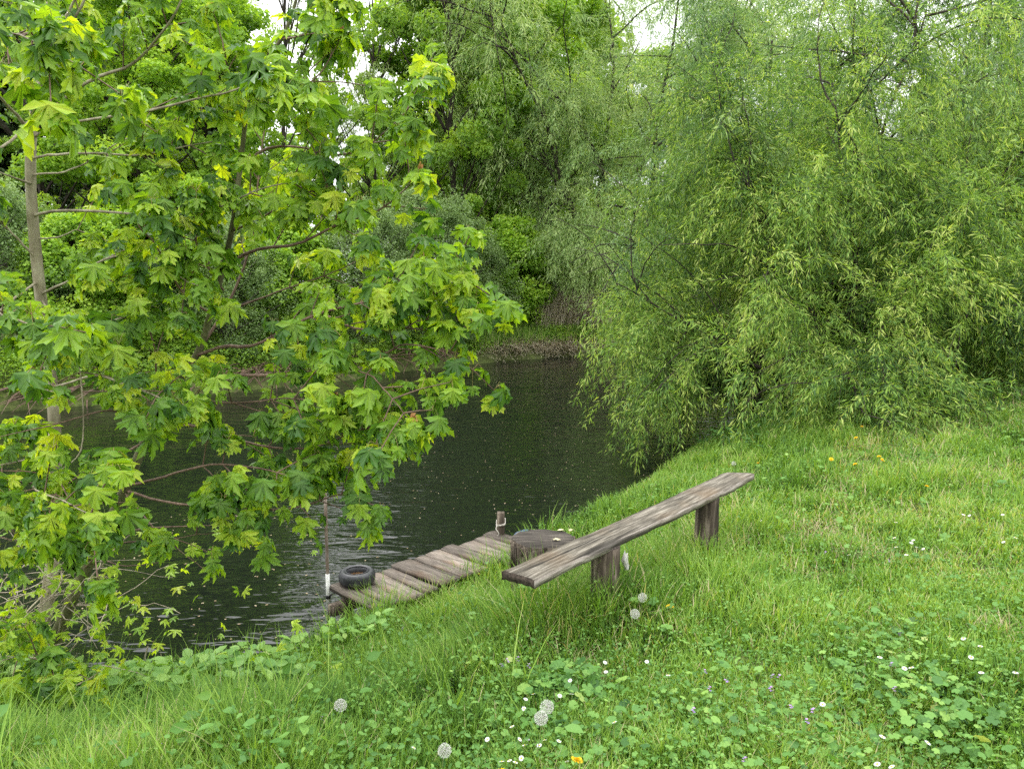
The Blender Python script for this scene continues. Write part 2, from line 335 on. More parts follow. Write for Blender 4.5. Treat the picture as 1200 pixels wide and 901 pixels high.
BL_V = np.array([(-.5, 0, 0), (.5, 0, 0), (-.42, .38, .05), (.42, .38, .05), (-.28, .72, .19), (.28, .72, .19), (0, 1, .42)]); BL_F = [np.array([(0, 1, 3, 2), (2, 3, 5, 4)]), np.array([(4, 5, 6)])]

# ------------------------------------------------------------------ maples
def rand_unit(n):
    return nrm(R.normal(0, 1, (n, 3)))
class Tree:
    """collects wood and leaves of one broad-leaved tree"""
    def __init__(s): s.trunk = MB(); s.br = []; s.LP = []; s.LD = []; s.LN = []; s.LS = []; s.LV = []; s.pet = MB(); s.yl = ([], [], [], [])
def leaf_cluster(T, p, d, n, size, bright=0.0):
    """a terminal rosette of hanging palmate leaves"""
    d = d / np.linalg.norm(d)
    side = np.cross(d, UP); side = side / (np.linalg.norm(side) + 1e-6); upv = np.cross(side, d)
    a0 = R.uniform(0, 6.28)
    for q in range(n):
        a = a0 + q * 6.283 / n + R.normal(0, .3)
        o = nrm(math.cos(a) * side + math.sin(a) * upv + d * R.uniform(.2, .9) + np.array([0, 0, .15]))
        L = size * R.uniform(.35, .8); e = p + o * L + np.array([0, 0, -.25 * L])
        s_ = size * R.uniform(.6, 1.12)
        T.pet_pts.append((p, p + o * L * .55 + np.array([0, 0, .02]), e))
        out = nrm(np.array([o[0], o[1], 0]) + 1e-3)
        dr = R.uniform(.4, 3.2)
        ld = nrm(out + np.array([0, 0, -dr]) + R.normal(0, .28, 3)); ln = nrm(out * dr * .8 + UP + R.normal(0, .28, 3))
        T.LP.append(e); T.LD.append(ld); T.LN.append(ln); T.LS.append(s_); T.LV.append(np.clip(R.normal(.45 + bright, .28), 0, 1))
def limb(T, pts, r0, r1, sides=6):
    mb = MB(); rr = r0 + (r1 - r0) * np.linspace(0, 1, len(pts)) ** .85
    tube(mb, pts, rr, sides, knob=.04); T.br.append(mb)
def leafy(T, pts, step, size, start=.25, twigl=(.08, .32), nl=(3, 6), bright=0.0, r=.004):
    """opposite pairs of leafy twigs along a branch"""
    seg = np.linalg.norm(np.diff(pts, axis=0), axis=1); cum = np.concatenate([[0], np.cumsum(seg)]); Ltot = cum[-1]
    s = Ltot * start; k = 0
    mb = T.tw
    while s < Ltot:
        i = min(np.searchsorted(cum, s), len(pts) - 1); i = max(i, 1); t = (s - cum[i - 1]) / seg[i - 1]
        p = pts[i - 1] * (1 - t) + pts[i] * t; d = nrm(pts[i] - pts[i - 1])
        a = R.uniform(0, 6.28); ref = nrm(np.cross(d, UP) + 1e-6); v2 = np.cross(ref, d)
        for sg in (0, math.pi):
            if R.random() < .25: continue
            o = math.cos(a + sg) * ref + math.sin(a + sg) * v2
            dd = nrm(o * .9 + d * .7 + np.array([0, 0, .25]))
            L = R.uniform(*twigl)
            e = p + dd * L; m_ = p + dd * L * .5 + np.array([0, 0, .03 * L])
            tube(mb, [p, m_, e], [r, r * .8, r * .6], 4)
            leaf_cluster(T, e, dd, int(R.integers(nl[0], nl[1] + 1)), size, bright)
            if L > .2: leaf_cluster(T, m_, dd, 2, size * .9, bright)
        s += step * 1.3 * R.uniform(.7, 1.4); k += 1
    d = nrm(pts[-1] - pts[-2]); leaf_cluster(T, pts[-1], d, nl[1] + 1, size, bright)
    if R.random() < .3:
        T.yl[0].append(pts[-1] + np.array([0, 0, size * .25])); T.yl[1].append(nrm(d + UP * .6))
def wiggle(pts, amp):
    pts = pts.copy(); n = len(pts); w = R.normal(0, amp, (n, 3)); w[0] = 0
    return pts + np.cumsum(w, 0) * .35
def PX(l): return np.array([at_y(*q) for q in l])
def finish_maple(T, name, base, label, barkm, twm, group):
    root = empty(name, base, label, 'maple tree', group)
    part(T.trunk, 'trunk', M[barkm], root, True)
    for mb in T.br: part(mb, 'branch', M[twm], root, True)
    crown = MB()
    P, D, Nn, S, V = map(np.array, (T.LP, T.LD, T.LN, T.LS, T.LV))
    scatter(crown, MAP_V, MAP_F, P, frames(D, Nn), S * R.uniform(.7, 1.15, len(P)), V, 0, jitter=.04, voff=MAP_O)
    # pleat and curl differ leaf to leaf: squeeze some
    for q in T.pet_pts: tube(crown, q, [.0018, .0014, .0012], 3, R.random(), 1)
    if T.yl[0]:
        for p, d in zip(*T.yl[:2]):
            n = 7; dd = nrm(np.repeat(d[None], n, 0) + R.normal(0, .35, (n, 3)))
            scatter(crown, DIA_V, DIA_F, np.repeat(p[None], n, 0), frames(dd, rand_unit(n)), R.uniform(.03, .05, n), R.random(n), 2)
    T.tw.m = [x * 0 + 3 for x in T.tw.m]; merge(crown, T.tw)
    part(crown, 'crown', [M['maple_leaf'], M['petiole'], M['young_leaf'], M['twig']], root)
    return root, len(P)
def newtree():
    T = Tree(); T.pet_pts = []; T.tw = MB(); return T
GM = 'young maples on the left of the bank'
LS = .110
# --- upright pale maple
T = newtree()
tp = smoothpath(PX([(34, 800, 4.75), (44, 760, 4.75), (58, 690, 4.8), (64, 600, 4.85), (63, 480, 4.85), (48, 350, 4.8), (38, 250, 4.75), (36, 180, 4.7), (42, 115, 4.7)]), 40)
tube(T.trunk, tp, np.interp(np.linspace(0, 1, 40), [0, .06, .15, .45, .75, 1], [.08, .056, .046, .038, .032, .026]), 10, knob=.03)
A_l = [  # pixel x, y, distance ; radius ; leaf start
    ([(42, 130, 4.7), (72, 118, 4.6), (108, 92, 4.5), (155, 76, 4.4), (192, 36, 4.3), (216, -6, 4.2), (225, -40, 4.2)], .014, .5, .18, 1),
    ([(40, 160, 4.7), (60, 150, 4.6), (95, 143, 4.4), (170, 131, 4.1), (240, 115, 3.9), (283, 103, 3.8), (330, 80, 3.8)], .011, .5, .13, 1),
    ([(38, 185, 4.7), (60, 181, 4.6), (110, 179, 4.5), (165, 183, 4.4), (215, 176, 4.3), (260, 168, 4.3)], .009, .45, .14, 1),
    ([(40, 205, 4.7), (70, 200, 4.6), (105, 186, 4.5), (150, 160, 4.5), (190, 150, 4.5)], .007, .5, .14, 1),
    ([(38, 253, 4.75), (75, 247, 4.6), (130, 248, 4.4), (200, 254, 4.2), (255, 246, 4.1), (302, 225, 4.0), (350, 215, 4.0)], .010, .6, .15, 1),
    ([(40, 280, 4.75), (70, 278, 4.8), (95, 272, 4.9), (140, 290, 4.9)], .006, .5, .14, 1),
    ([(42, 118, 4.7), (55, 70, 4.7), (80, 20, 4.7), (105, -30, 4.7)], .015, .5, .25, 1),
    ([(42, 118, 4.7), (50, 60, 4.8), (56, 0, 4.9), (60, -50, 5)], .010, .6, .3, 1),
    ([(40, 118, 4.7), (25, 40, 4.6), (5, -10, 4.5), (-15, -50, 4.4)], .011, .6, .25, 1),
    ([(40, 118, 4.7), (72, 50, 4.6), (100, 5, 4.5), (120, -40, 4.5)], .013, .7, .3, 1),
    ([(34, 155, 4.7), (12, 128, 4.5), (-20, 95, 4.2), (-70, 60, 3.9)], .012, .5, .2, 1),
    ([(38, 140, 4.7), (10, 168, 4.4), (-40, 185, 4.0), (-90, 200, 3.7)], .011, .5, .18, 1),
    ([(36, 215, 4.7), (10, 205, 4.6), (-30, 190, 4.5), (-70, 170, 4.4)], .008, .5, .18, 1),
    ([(40, 300, 4.75), (0, 262, 4.6), (-40, 240, 4.5)], .008, .5, .18, 1),
    ([(44, 330, 4.8), (10, 355, 4.3), (0, 368, 3.9), (30, 378, 3.5), (62, 400, 3.3)], .009, .45, .10, 1),
    ([(46, 345, 4.8), (80, 330, 4.6), (120, 305, 4.4), (170, 300, 4.2), (215, 330, 4.0), (240, 340, 3.9)], .009, .35, .12, 1),
    ([(52, 400, 4.8), (95, 380, 4.6), (140, 372, 4.5), (190, 350, 4.4)], .008, .4, .14, 1),
    ([(60, 455, 4.85), (110, 440, 4.5), (150, 450, 4.1), (200, 470, 3.8), (235, 480, 3.7)], .009, .4, .12, 1),
    ([(62, 520, 4.85), (20, 540, 4.4), (-30, 548, 4.0), (-80, 560, 3.7)], .009, .3, .12, 1),
    ([(62, 500, 4.85), (40, 560, 4.2), (45, 575, 3.7), (85, 590, 3.4), (120, 610, 3.2)], .008, .4, .10, 1),
    ([(62, 560, 4.85), (30, 590, 4.3), (5, 620, 3.9), (-30, 640, 3.6)], .008, .3, .12, 1),
    ([(58, 690, 4.8), (30, 720, 4.3), (20, 765, 3.9), (60, 775, 3.6)], .007, .3, .11, 1),
    ([(40, 120, 4.7), (10, 60, 3.9), (20, 40, 3.3), (50, 50, 3.0), (70, 60, 2.9)], .008, .55, .09, 1),
    ([(48, 350, 4.8), (90, 420, 4.4), (95, 520, 4.1), (60, 560, 3.9)], .007, .45, .12, 1),
]
for l, r, st, step, _ in A_l:
    pts = wiggle(smoothpath(PX(l), 18), .007)
    limb(T, pts, r, r * .3); leafy(T, pts, step, LS, st)
rootA, nA = finish_maple(T, 'maple_tree', (tp[0][0], tp[0][1], tp[0][2]), 'upright young maple with pale straight trunk at the left edge of the bank', 'bark_maple', 'bark_maple', GM)
# --- leaning maple
T = newtree()
tb = [(40, 800, 4.6), (58, 765, 4.6), (85, 700, 4.6), (118, 632, 4.55), (150, 565, 4.5), (177, 500, 4.5), (200, 460, 4.5), (230, 417, 4.45), (247, 367, 4.4), (262, 312, 4.35), (272, 268, 4.3), (281, 200, 4.3), (290, 125, 4.25), (302, 84, 4.2), (330, 46, 4.15), (346, 5, 4.1), (352, -40, 4.1)]
tp = smoothpath(PX(tb), 48)
tube(T.trunk, tp, np.interp(np.linspace(0, 1, 48), [0, .06, .2, .4, .7, 1], [.070, .042, .032, .021, .013, .007]), 10, knob=.03)
B_l = [
    ([(200, 460, 4.5), (232, 410, 4.6), (262, 365, 4.7), (285, 320, 4.8), (300, 270, 4.9), (308, 190, 5.0), (320, 100, 5.0)], .012, .45, .16),
    ([(230, 417, 4.45), (262, 405, 4.3), (296, 405, 4.2), (330, 390, 4.1), (378, 367, 4.0), (440, 352, 3.9), (490, 345, 3.8), (550, 340, 3.7)], .012, .35, .11),
    ([(440, 352, 3.9), (480, 335, 3.8), (490, 330, 3.75), (540, 318, 3.7)], .006, .1, .09),
    ([(378, 367, 4.0), (420, 385, 3.9), (470, 385, 3.8), (485, 375, 3.7), (506, 370, 3.7)], .007, .1, .09),
    ([(205, 452, 4.5), (250, 440, 4.3), (320, 440, 4.1), (395, 432, 4.0), (455, 415, 3.9), (480, 405, 3.8), (535, 415, 3.7)], .011, .35, .11),
    ([(395, 432, 4.0), (430, 440, 3.7), (455, 465, 3.6), (480, 500, 3.5)], .006, .1, .09),
    ([(180, 495, 4.5), (230, 500, 4.3), (300, 520, 4.1), (360, 525, 4.0), (420, 505, 3.9), (460, 490, 3.8)], .010, .35, .11),
    ([(150, 568, 4.5), (185, 560, 4.3), (240, 545, 4.0), (300, 548, 3.8), (350, 560, 3.7)], .010, .55, .12),
    ([(148, 575, 4.5), (200, 592, 4.3), (280, 596, 4.1), (340, 598, 4.0), (385, 585, 3.9), (415, 575, 3.9)], .009, .6, .12),
    ([(247, 367, 4.4), (215, 345, 4.3), (185, 290, 4.1), (165, 265, 4.0), (160, 235, 4.0)], .008, .25, .12),
    ([(185, 490, 4.5), (180, 410, 4.3), (165, 370, 4.2), (152, 330, 4.1)], .007, .25, .12),
    ([(262, 312, 4.35), (300, 292, 4.2), (350, 285, 4.1), (400, 262, 4.0), (440, 248, 3.9), (470, 225, 3.9), (492, 205, 3.9)], .010, .3, .12),
    ([(272, 270, 4.3), (310, 255, 4.2), (350, 232, 4.1), (380, 225, 4.1)], .007, .3, .12),
    ([(281, 200, 4.3), (310, 175, 4.3), (350, 175, 4.3), (400, 185, 4.2), (440, 165, 4.2), (475, 130, 4.1), (508, 88, 4.1)], .009, .35, .14),
    ([(290, 125, 4.25), (320, 110, 4.2), (355, 100, 4.1), (385, 70, 4.1), (400, 40, 4.1)], .007, .2, .12),
    ([(290, 125, 4.25), (270, 90, 4.2), (262, 50, 4.1), (250, 10, 4.1)], .007, .4, .15),
    ([(330, 46, 4.15), (355, 40, 4.1), (380, 20, 4.0), (400, 0, 4.0)], .006, .2, .12),
    ([(302, 84, 4.2), (340, 130, 4.0), (360, 150, 3.9), (375, 165, 3.9)], .006, .2, .12),
    ([(177, 500, 4.5), (130, 480, 4.3), (90, 488, 4.2), (40, 500, 4.0), (-20, 512, 3.8)], .007, .6, .14),
    ([(262, 340, 4.4), (235, 300, 4.2), (225, 260, 4.0), (230, 225, 3.9)], .006, .25, .12),
    ([(200, 460, 4.5), (250, 470, 4.1), (290, 470, 3.9), (340, 465, 3.8), (390, 470, 3.7)], .007, .25, .12),
    ([(118, 632, 4.55), (160, 622, 4.4), (220, 618, 4.3), (260, 618, 4.2)], .007, 2, .12),
    ([(145, 575, 4.5), (165, 600, 4.4), (190, 628, 4.2), (240, 668, 4.0)], .006, 2, .12),
    ([(112, 645, 4.55), (135, 662, 4.4), (160, 664, 4.3), (190, 662, 4.2)], .005, 2, .12),
    ([(100, 665, 4.55), (130, 640, 4.2), (185, 635, 4.1), (230, 628, 4.0), (275, 622, 3.95)], .005, .45, .13),
    ([(165, 520, 4.5), (120, 545, 4.2), (90, 560, 4.0), (60, 590, 3.8), (85, 625, 3.7)], .007, .35, .11),
    ([(262, 365, 4.7), (330, 340, 4.7), (390, 320, 4.7), (430, 300, 4.7)], .007, .3, .13),
]
for l, r, st, step in B_l:
    pts = wiggle(smoothpath(PX(l), 18), .007)
    limb(T, pts, r, r * .3)
    if st < 1: leafy(T, pts, step, LS * .97, st)
rootB, nB = finish_maple(T, 'maple_tree', (tp[0][0], tp[0][1], tp[0][2]), 'young maple whose mossy stem leans right over the water beside the pale trunk', 'bark_lean', 'twig', GM)
print('maple leaves', nA, nB)

# ------------------------------------------------------------------ willows
def willow(name, base, label, group, mat, limbs, spread, height, nshoot, leaf, seed, seeds2=(10, 16), lean=(0, 0), shootlen=(.5, 1.5), lmin=25, az0=None, valbase=.45, bark='bark_dark', catk=.0, xlim=None, zmin=0):
    global R
    Rold = R; R = np.random.default_rng(seed)
    b = np.array(base, float); root = empty(name, b, label, 'willow tree', group)
    sub = []
    nodes_p, nodes_d = [], []
    for q in range(limbs):
        az = (q + R.uniform(-.3, .3)) * 6.283 / limbs if az0 is None else R.uniform(*az0)
        e = math.radians(R.uniform(lmin, 82)); L = height * R.uniform(.75, 1.15) if e > .9 else spread * R.uniform(.8, 1.25)
        d = np.array([math.cos(az) * math.cos(e), math.sin(az) * math.cos(e), math.sin(e)]) + np.array([lean[0], lean[1], 0]) * .5
        d = nrm(d); p = b + np.array([math.cos(az), math.sin(az), 0]) * .15; pts = [p.copy()]
        n = 16
        for t in range(n):
            d = nrm(d + R.normal(0, .10, 3) + np.array([0, 0, -.03 if e < .9 else .01])); p = p + d * L / n
            g = float(H(p[0], p[1])) + .35
            if p[2] < max(g, .45): p[2] = max(g, .45); d[2] = abs(d[2])
            pts.append(p.copy())
        pts = np.array(pts); mb = MB(); r0 = .028 * L / 4 + .02
        tube(mb, pts, r0 * (1 - np.linspace(0, .85, n + 1)), 7, knob=.05); part(mb, 'branch' if q else 'trunk', M[bark], root, True)
        for k in range(int(R.integers(*seeds2))):
            t = R.uniform(.22, 1) ** .8; i = t * n; i0 = min(int(i), n - 1); s0 = pts[i0] + (pts[i0 + 1] - pts[i0]) * (i - i0)
            dd = nrm(nrm(pts[i0 + 1] - pts[i0]) + R.normal(0, .75, 3) + np.array([0, 0, .15])); LL = (1.1 + L * .28) * R.uniform(.5, 1.1)
            p = s0.copy(); sp = [p.copy()]
            for _ in range(9):
                dd = nrm(dd + R.normal(0, .12, 3) + np.array([0, 0, -.07])); p = p + dd * LL / 9
                g = max(float(H(p[0], p[1])) + .25, .3)
                if p[2] < g: p[2] = g
                sp.append(p.copy())
            sp = np.array(sp); sub.append((sp, r0 * .3))
            nodes_p.append(sp); nodes_d.append(np.gradient(sp, axis=0))
        nodes_p.append(pts[6:16]); nodes_d.append(np.gradient(pts, axis=0)[6:16])
    tw = MB()
    for sp, r in sub: tube(tw, sp, np.linspace(r, .004, len(sp)), 5)
    NP = np.array(nodes_p); ND = nrm(np.array(nodes_d))       # (m,10,3)
    m_ = len(NP); wgt = R.gamma(1.1, 1, m_); pick = R.choice(m_, nshoot, p=wgt / wgt.sum()); nval = R.normal(0, .17, m_); t = R.uniform(1.0, 8.99, nshoot); i0 = t.astype(int); fr = (t - i0)[:, None]
    S0 = NP[pick, i0] * (1 - fr) + NP[pick, i0 + 1] * fr; D0 = ND[pick, i0]
    D = nrm(D0 * .7 + R.normal(0, .62, (nshoot, 3)) + np.array([0, 0, .12]))
    L = R.uniform(*shootlen, nshoot); K = 10; grav = R.uniform(.10, .30, nshoot)[:, None]
    pts = [S0]; p = S0.copy(); d = D.copy()
    for _ in range(K):
        d = nrm(d + R.normal(0, .09, (nshoot, 3)) + np.array([0, 0, -1]) * grav); p = p + d * (L / K)[:, None]; pts.append(p)
    P = np.stack(pts, 1)                                       # (n,K+1,3)
    if xlim:
        q = P[:, 6]; lim = np.interp(q[:, 2], [.3, 1.1, 1.9, 3.0, 4.5], xlim) * (q[:, 1] / 10.5) + R.normal(0, .12, len(P)); kp = q[:, 0] > lim
        P, L, pick = P[kp], L[kp], pick[kp]; nshoot = len(P)
    sv = np.clip(R.normal(valbase, .13, nshoot) + nval[pick], 0, 1)
    # stem ribbons
    w = .0022
    side = nrm(np.cross(P[:, -1] - P[:, 0], rand_unit(nshoot)))[:, None] * w
    A = P + side; B = P - side; V = np.stack([A, B], 2).reshape(-1, 3)
    k = np.arange(K)[None] * 2 + (np.arange(nshoot) * (K + 1) * 2)[:, None]
    tw.add(V, [np.stack([k, k + 1, k + 3, k + 2], -1).reshape(-1, 4)], .5)
    tw.m = [x * 0 + 1 for x in tw.m]
    # leaves
    ls, spacing, frac = leaf
    cnt = np.maximum((L / spacing).astype(int), 4); idx = np.repeat(np.arange(nshoot), cnt)
    u = R.uniform(.08, 1, len(idx)) * K; i0 = np.minimum(u.astype(int), K - 1); fr = (u - i0)[:, None]
    a = P[idx, i0]; bb = P[idx, i0 + 1]; LPos = a * (1 - fr) + bb * fr; tang = nrm(bb - a)
    # side sprays: many leaves sit on short laterals a few centimetres off the shoot
    off = R.normal(0, 1, (len(idx), 3)); off = off - (off * tang).sum(1, keepdims=True) * tang
    LPos = LPos + nrm(off) * (R.random((len(idx), 1)) ** 2) * frac
    ld = nrm(tang * .8 + nrm(off) * .75 + np.array([0, 0, -.45]) + R.normal(0, .2, (len(idx), 3)))
    zg = H(LPos[:, 0], LPos[:, 1]); ok = LPos[:, 2] > np.maximum(zg, 0) + .06 + (zmin + .5 * np.sin(LPos[:, 0] * 2.1) if zmin else 0)
    # brighter towards the tips and the outside
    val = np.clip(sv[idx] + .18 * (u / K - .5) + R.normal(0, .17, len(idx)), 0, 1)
    idx = np.nonzero(ok)[0]; cat = idx[R.random(len(idx)) < catk]; idx = np.setdiff1d(idx, cat)
    cr = MB(); sz = ls * R.uniform(.6, 1.25, len(idx))
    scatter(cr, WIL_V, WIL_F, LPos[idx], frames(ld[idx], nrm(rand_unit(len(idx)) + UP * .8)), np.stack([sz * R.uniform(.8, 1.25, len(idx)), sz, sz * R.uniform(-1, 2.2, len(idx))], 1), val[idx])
    if len(cat):
        cs = ls * R.uniform(.35, .7, len(cat)); scatter(cr, CAT_V, CAT_F, LPos[cat], frames(ld[cat] + R.normal(0, .4, (len(cat), 3)), rand_unit(len(cat))), cs, np.clip(.78 + R.normal(0, .12, len(cat)), 0, 1))
    merge(cr, tw); part(cr, 'crown', [M[mat], M[bark]], root)
    print(name, 'leaves', len(idx)); R = Rold
    return root
GW = 'willows overhanging the far side of the bank'
def gz(x, y, dz=-.05): return (x, y, max(float(H(x, y)), 0) + dz)
willow('willow_tree', gz(4.85, 11.5), 'low bushy willow with bright yellow green drooping sprays at the top of the grass slope', GW, 'willow_leaf', 14, 3.3, 4.4, 4800, (.095, .0125, .085), 21, lean=(-.06, -.1), lmin=6, catk=.22, xlim=(1.0, .25, .95, 1.5, 1.4))
willow('willow_tree', gz(8.9, 14.2), 'spreading willow at the right edge behind the lawn', GW, 'willow_leaf', 14, 4.6, 6.3, 4600, (.105, .015, .09), 22, lean=(-.1, -.15), lmin=18, catk=.22)
willow('willow_tree', gz(6.0, 15.6, -.3), 'tall thin stemmed willow rising behind the bushy one', GW, 'willow_leaf_far', 13, 4.4, 7.2, 4000, (.12, .018, .11), 23, lean=(-.25, 0), lmin=35, shootlen=(.6, 1.8), xlim=(1.7, 1.7, 1.7, 1.5, 1.0))
willow('willow_tree', gz(4.6, 33.5, -.1), 'pale feathery willow on the far bank above the reeds', GW, 'willow_leaf_pale', 15, 5.5, 17, 5000, (.20, .04, .2), 24, lean=(-.12, -.1), lmin=48, shootlen=(1.2, 3.6), valbase=.62, zmin=2.1)
willow('willow_tree', gz(13, 20), 'tall willow at the far right behind the others', GW, 'willow_leaf_far', 12, 6, 9.3, 3400, (.13, .022, .14), 25, lean=(-.1, 0), lmin=35, shootlen=(.8, 2.4), valbase=.4)

# ------------------------------------------------------------------ far trees
def crown_tree(seed, h, rad, clumps, leaves, lsize, low=.15, tmpl=(DIA_V, DIA_F), flat=.45, val=.45, trunk_r=.2, clumpr=(.6, 1.2)):
    """wood and crown meshes in local space: layered clumps of small leaves"""
    rr = np.random.default_rng(seed); tr = MB(); br = MB(); cr = MB()
    n = 12; z = np.linspace(0, h * .93, n); tp = np.stack([np.cumsum(rr.normal(0, .09, n)) * h / 12, np.cumsum(rr.normal(0, .09, n)) * h / 12, z], 1); tp[0] = 0
    tube(tr, tp, np.linspace(trunk_r, .03, n), 9)
    C, CR = [], []
    for q in range(clumps):
        t = low + (1 - low) * rr.random() ** .9; zz = h * t
        prof = math.sin(math.pi * min(1, max(.12, (t - low * .6) / (1.05 - low * .6))) ** .8) ** .6
        az = rr.uniform(0, 6.283); rho = rad * prof * rr.uniform(.35, 1.0) ** .6
        c = np.array([math.cos(az) * rho, math.sin(az) * rho, zz]); i = int(np.clip((t - .10) * n, 0, n - 1)); s = tp[max(i - 1, 0)]
        c = c + np.array([tp[i][0], tp[i][1], 0])
        if q % 2 == 0:
            mid = (s + c) / 2 + np.array([0, 0, -.05 * rho]) + rr.normal(0, .1, 3)
            tube(br, smoothpath([s, mid, c], 6), np.linspace(trunk_r * .32, .015, 6), 5)
        C.append(c); CR.append(rr.uniform(*clumpr))
    C = np.array(C); CR = np.array(CR)
    k = rr.integers(0, clumps, leaves); v = nrm(rr.normal(0, 1, (leaves, 3))); r = CR[k] * rr.uniform(.25, 1.0, leaves) ** .5
    P = C[k] + v * r[:, None] * np.array([1, 1, flat])
    keep = P[:, 2] > .05; P = P[keep]; v = v[keep]; k = k[keep]; N_ = len(P)
    d = nrm(v * np.array([1, 1, .2]) + rr.normal(0, .5, (N_, 3)) + np.array([0, 0, -.35])); nn = nrm(UP + v * .6 + rr.normal(0, .8, (N_, 3)))
    cv = rr.normal(val, .14, clumps)
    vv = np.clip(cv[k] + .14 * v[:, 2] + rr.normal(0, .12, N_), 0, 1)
    sz = lsize * rr.uniform(.6, 1.3, N_)
    scatter(cr, tmpl[0], tmpl[1], P, frames(d, nn), np.stack([sz * 1.15, sz, sz], 1), vv)
    return tr, br, cr
def place_tree(name, protoset, loc, rz, s, label, cat, group):
    t, objs = protoset
    root = empty(name, loc, label, cat, group); root.rotation_euler.z = rz; root.scale = s if isinstance(s, tuple) else (s, s, s)
    for o in objs:
        if protoset[0][0]: c = o
        else: c = o.copy(); COL.objects.link(c)
        c.parent = root
    protoset[0][0] = False
    return root
def proto(mbs, mats):
    objs = []
    merge(mbs[0], mbs[1])
    for (nm, mb), mt in zip(zip(('trunk', 'crown'), (mbs[0], mbs[2])), (mats[0], mats[2])):
        if mb.n: objs.append(mb.build(nm, M[mt], None, nm != 'crown'))
    return [[True], objs]
def conifer(seed, h, rad):
    rr = np.random.default_rng(seed); tr = MB(); br = MB(); cr = MB()
    tube(tr, [(0, 0, 0), (0, 0, h)], [.22, .02], 8)
    P, D = [], []
    for z in np.arange(1.0, h - .2, .42):
        L = rad * (1 - z / h) ** .8 + .15; nb = 8; a0 = rr.uniform(0, 6)
        for q in range(nb):
            a = a0 + q * 6.283 / nb + rr.normal(0, .15); l = L * rr.uniform(.7, 1.1)
            o = np.array([math.cos(a), math.sin(a), 0]); pp = [np.array([0, 0, z])]
            for t in (.33, .66, 1): pp.append(np.array([0, 0, z]) + o * l * t + np.array([0, 0, -.30 * l * t + .16 * l * t * t]))
            tube(br, pp, [.03, .02, .015, .006], 4)
            m = int(60 * l); t = rr.random(m); s = np.array([-o[1], o[0], 0]); w = rr.uniform(-1, 1, m) * .35 * (1 - t * .6) * min(l, 1.6)
            pos = np.array([0, 0, z]) + o * (l * t)[:, None] + s * w[:, None] + np.array([0, 0, 1.]) * (-.30 * l * t + .16 * l * t * t - np.abs(w) * .35)[:, None]
            P.append(pos); D.append(nrm(o * .5 + s * np.sign(w)[:, None] * .6 + np.array([0, 0, -.8]) + rr.normal(0, .2, (m, 3))))
    P = np.concatenate(P); D = np.concatenate(D); n = len(P)
    scatter(cr, DIA_V, DIA_F, P, frames(D, nrm(rr.normal(0, 1, (n, 3)) + UP)), np.stack([np.full(n, .16), rr.uniform(.2, .38, n), np.full(n, .2)], 1), np.clip(rr.normal(.4, .2, n), 0, 1))
    return tr, br, cr
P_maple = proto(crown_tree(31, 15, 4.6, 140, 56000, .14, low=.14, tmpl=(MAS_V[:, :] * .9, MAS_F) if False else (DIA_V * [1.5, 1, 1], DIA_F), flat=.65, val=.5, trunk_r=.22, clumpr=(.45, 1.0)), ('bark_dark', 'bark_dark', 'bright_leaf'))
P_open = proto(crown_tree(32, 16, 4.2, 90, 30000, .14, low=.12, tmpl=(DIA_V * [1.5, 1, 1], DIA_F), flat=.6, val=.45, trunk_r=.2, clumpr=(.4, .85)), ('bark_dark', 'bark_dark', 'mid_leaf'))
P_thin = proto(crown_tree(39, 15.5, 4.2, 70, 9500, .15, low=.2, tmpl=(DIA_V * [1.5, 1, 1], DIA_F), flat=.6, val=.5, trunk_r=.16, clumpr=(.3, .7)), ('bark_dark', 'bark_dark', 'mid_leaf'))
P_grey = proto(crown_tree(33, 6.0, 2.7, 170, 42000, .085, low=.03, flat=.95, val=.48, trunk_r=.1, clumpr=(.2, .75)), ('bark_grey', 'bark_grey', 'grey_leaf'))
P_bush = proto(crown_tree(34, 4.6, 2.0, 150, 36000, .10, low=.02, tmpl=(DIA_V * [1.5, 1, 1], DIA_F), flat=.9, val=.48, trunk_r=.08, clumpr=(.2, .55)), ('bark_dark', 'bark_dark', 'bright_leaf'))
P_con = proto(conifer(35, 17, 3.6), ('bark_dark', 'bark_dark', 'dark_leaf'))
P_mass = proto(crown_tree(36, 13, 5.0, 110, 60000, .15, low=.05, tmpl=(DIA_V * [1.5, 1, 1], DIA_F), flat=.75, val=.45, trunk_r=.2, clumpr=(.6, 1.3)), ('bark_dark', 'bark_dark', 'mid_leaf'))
def xy(px, Y): return (px - CX) / F * Y * 1.0
def T_(name, ps, px, Y, s, rz, label, cat, group=None):
    x = xy(px, Y); place_tree(name, ps, (x, Y, float(H(x, Y)) - .1), rz, s, label, cat, group)
GF = 'trees beyond the pond'
T_('broadleaf_tree', P_open, 530, 31, (.78, .78, 1.1), 0.4, 'tall open tree with dark forked trunk beyond the pond', 'tree', GF)
T_('broadleaf_tree', P_thin, 445, 33, (.7, .7, 1.0), 2.1, 'airy tree with sky showing through, left of the dark forked trunk', 'tree', GF)
T_('broadleaf_tree', P_maple, 590, 36, 1.3, 4.0, 'bright green tree behind the rounded bush on the far bank', 'tree', GF)
T_('broadleaf_tree', P_thin, 345, 29, (.7, .7, .95), 1.2, 'open crowned tree behind the maple leaves beyond the pond', 'tree', GF)
T_('broadleaf_tree', P_maple, 255, 26, .75, 5.2, 'bright leafy tree over the left shore behind the leaning maple', 'tree', GF)
T_('broadleaf_tree', P_maple, 190, 24, .72, 3.3, 'leafy tree behind the leaning maple, between conifers', 'tree', GF)
T_('broadleaf_tree', P_open, 60, 25, .8, .9, 'open tree behind the pale maple trunk', 'tree', GF)
T_('conifer', P_con, 170, 31, 1.0, 0, 'dark spruce at the top behind the pale maple', 'tree', 'dark conifers behind the left shore')
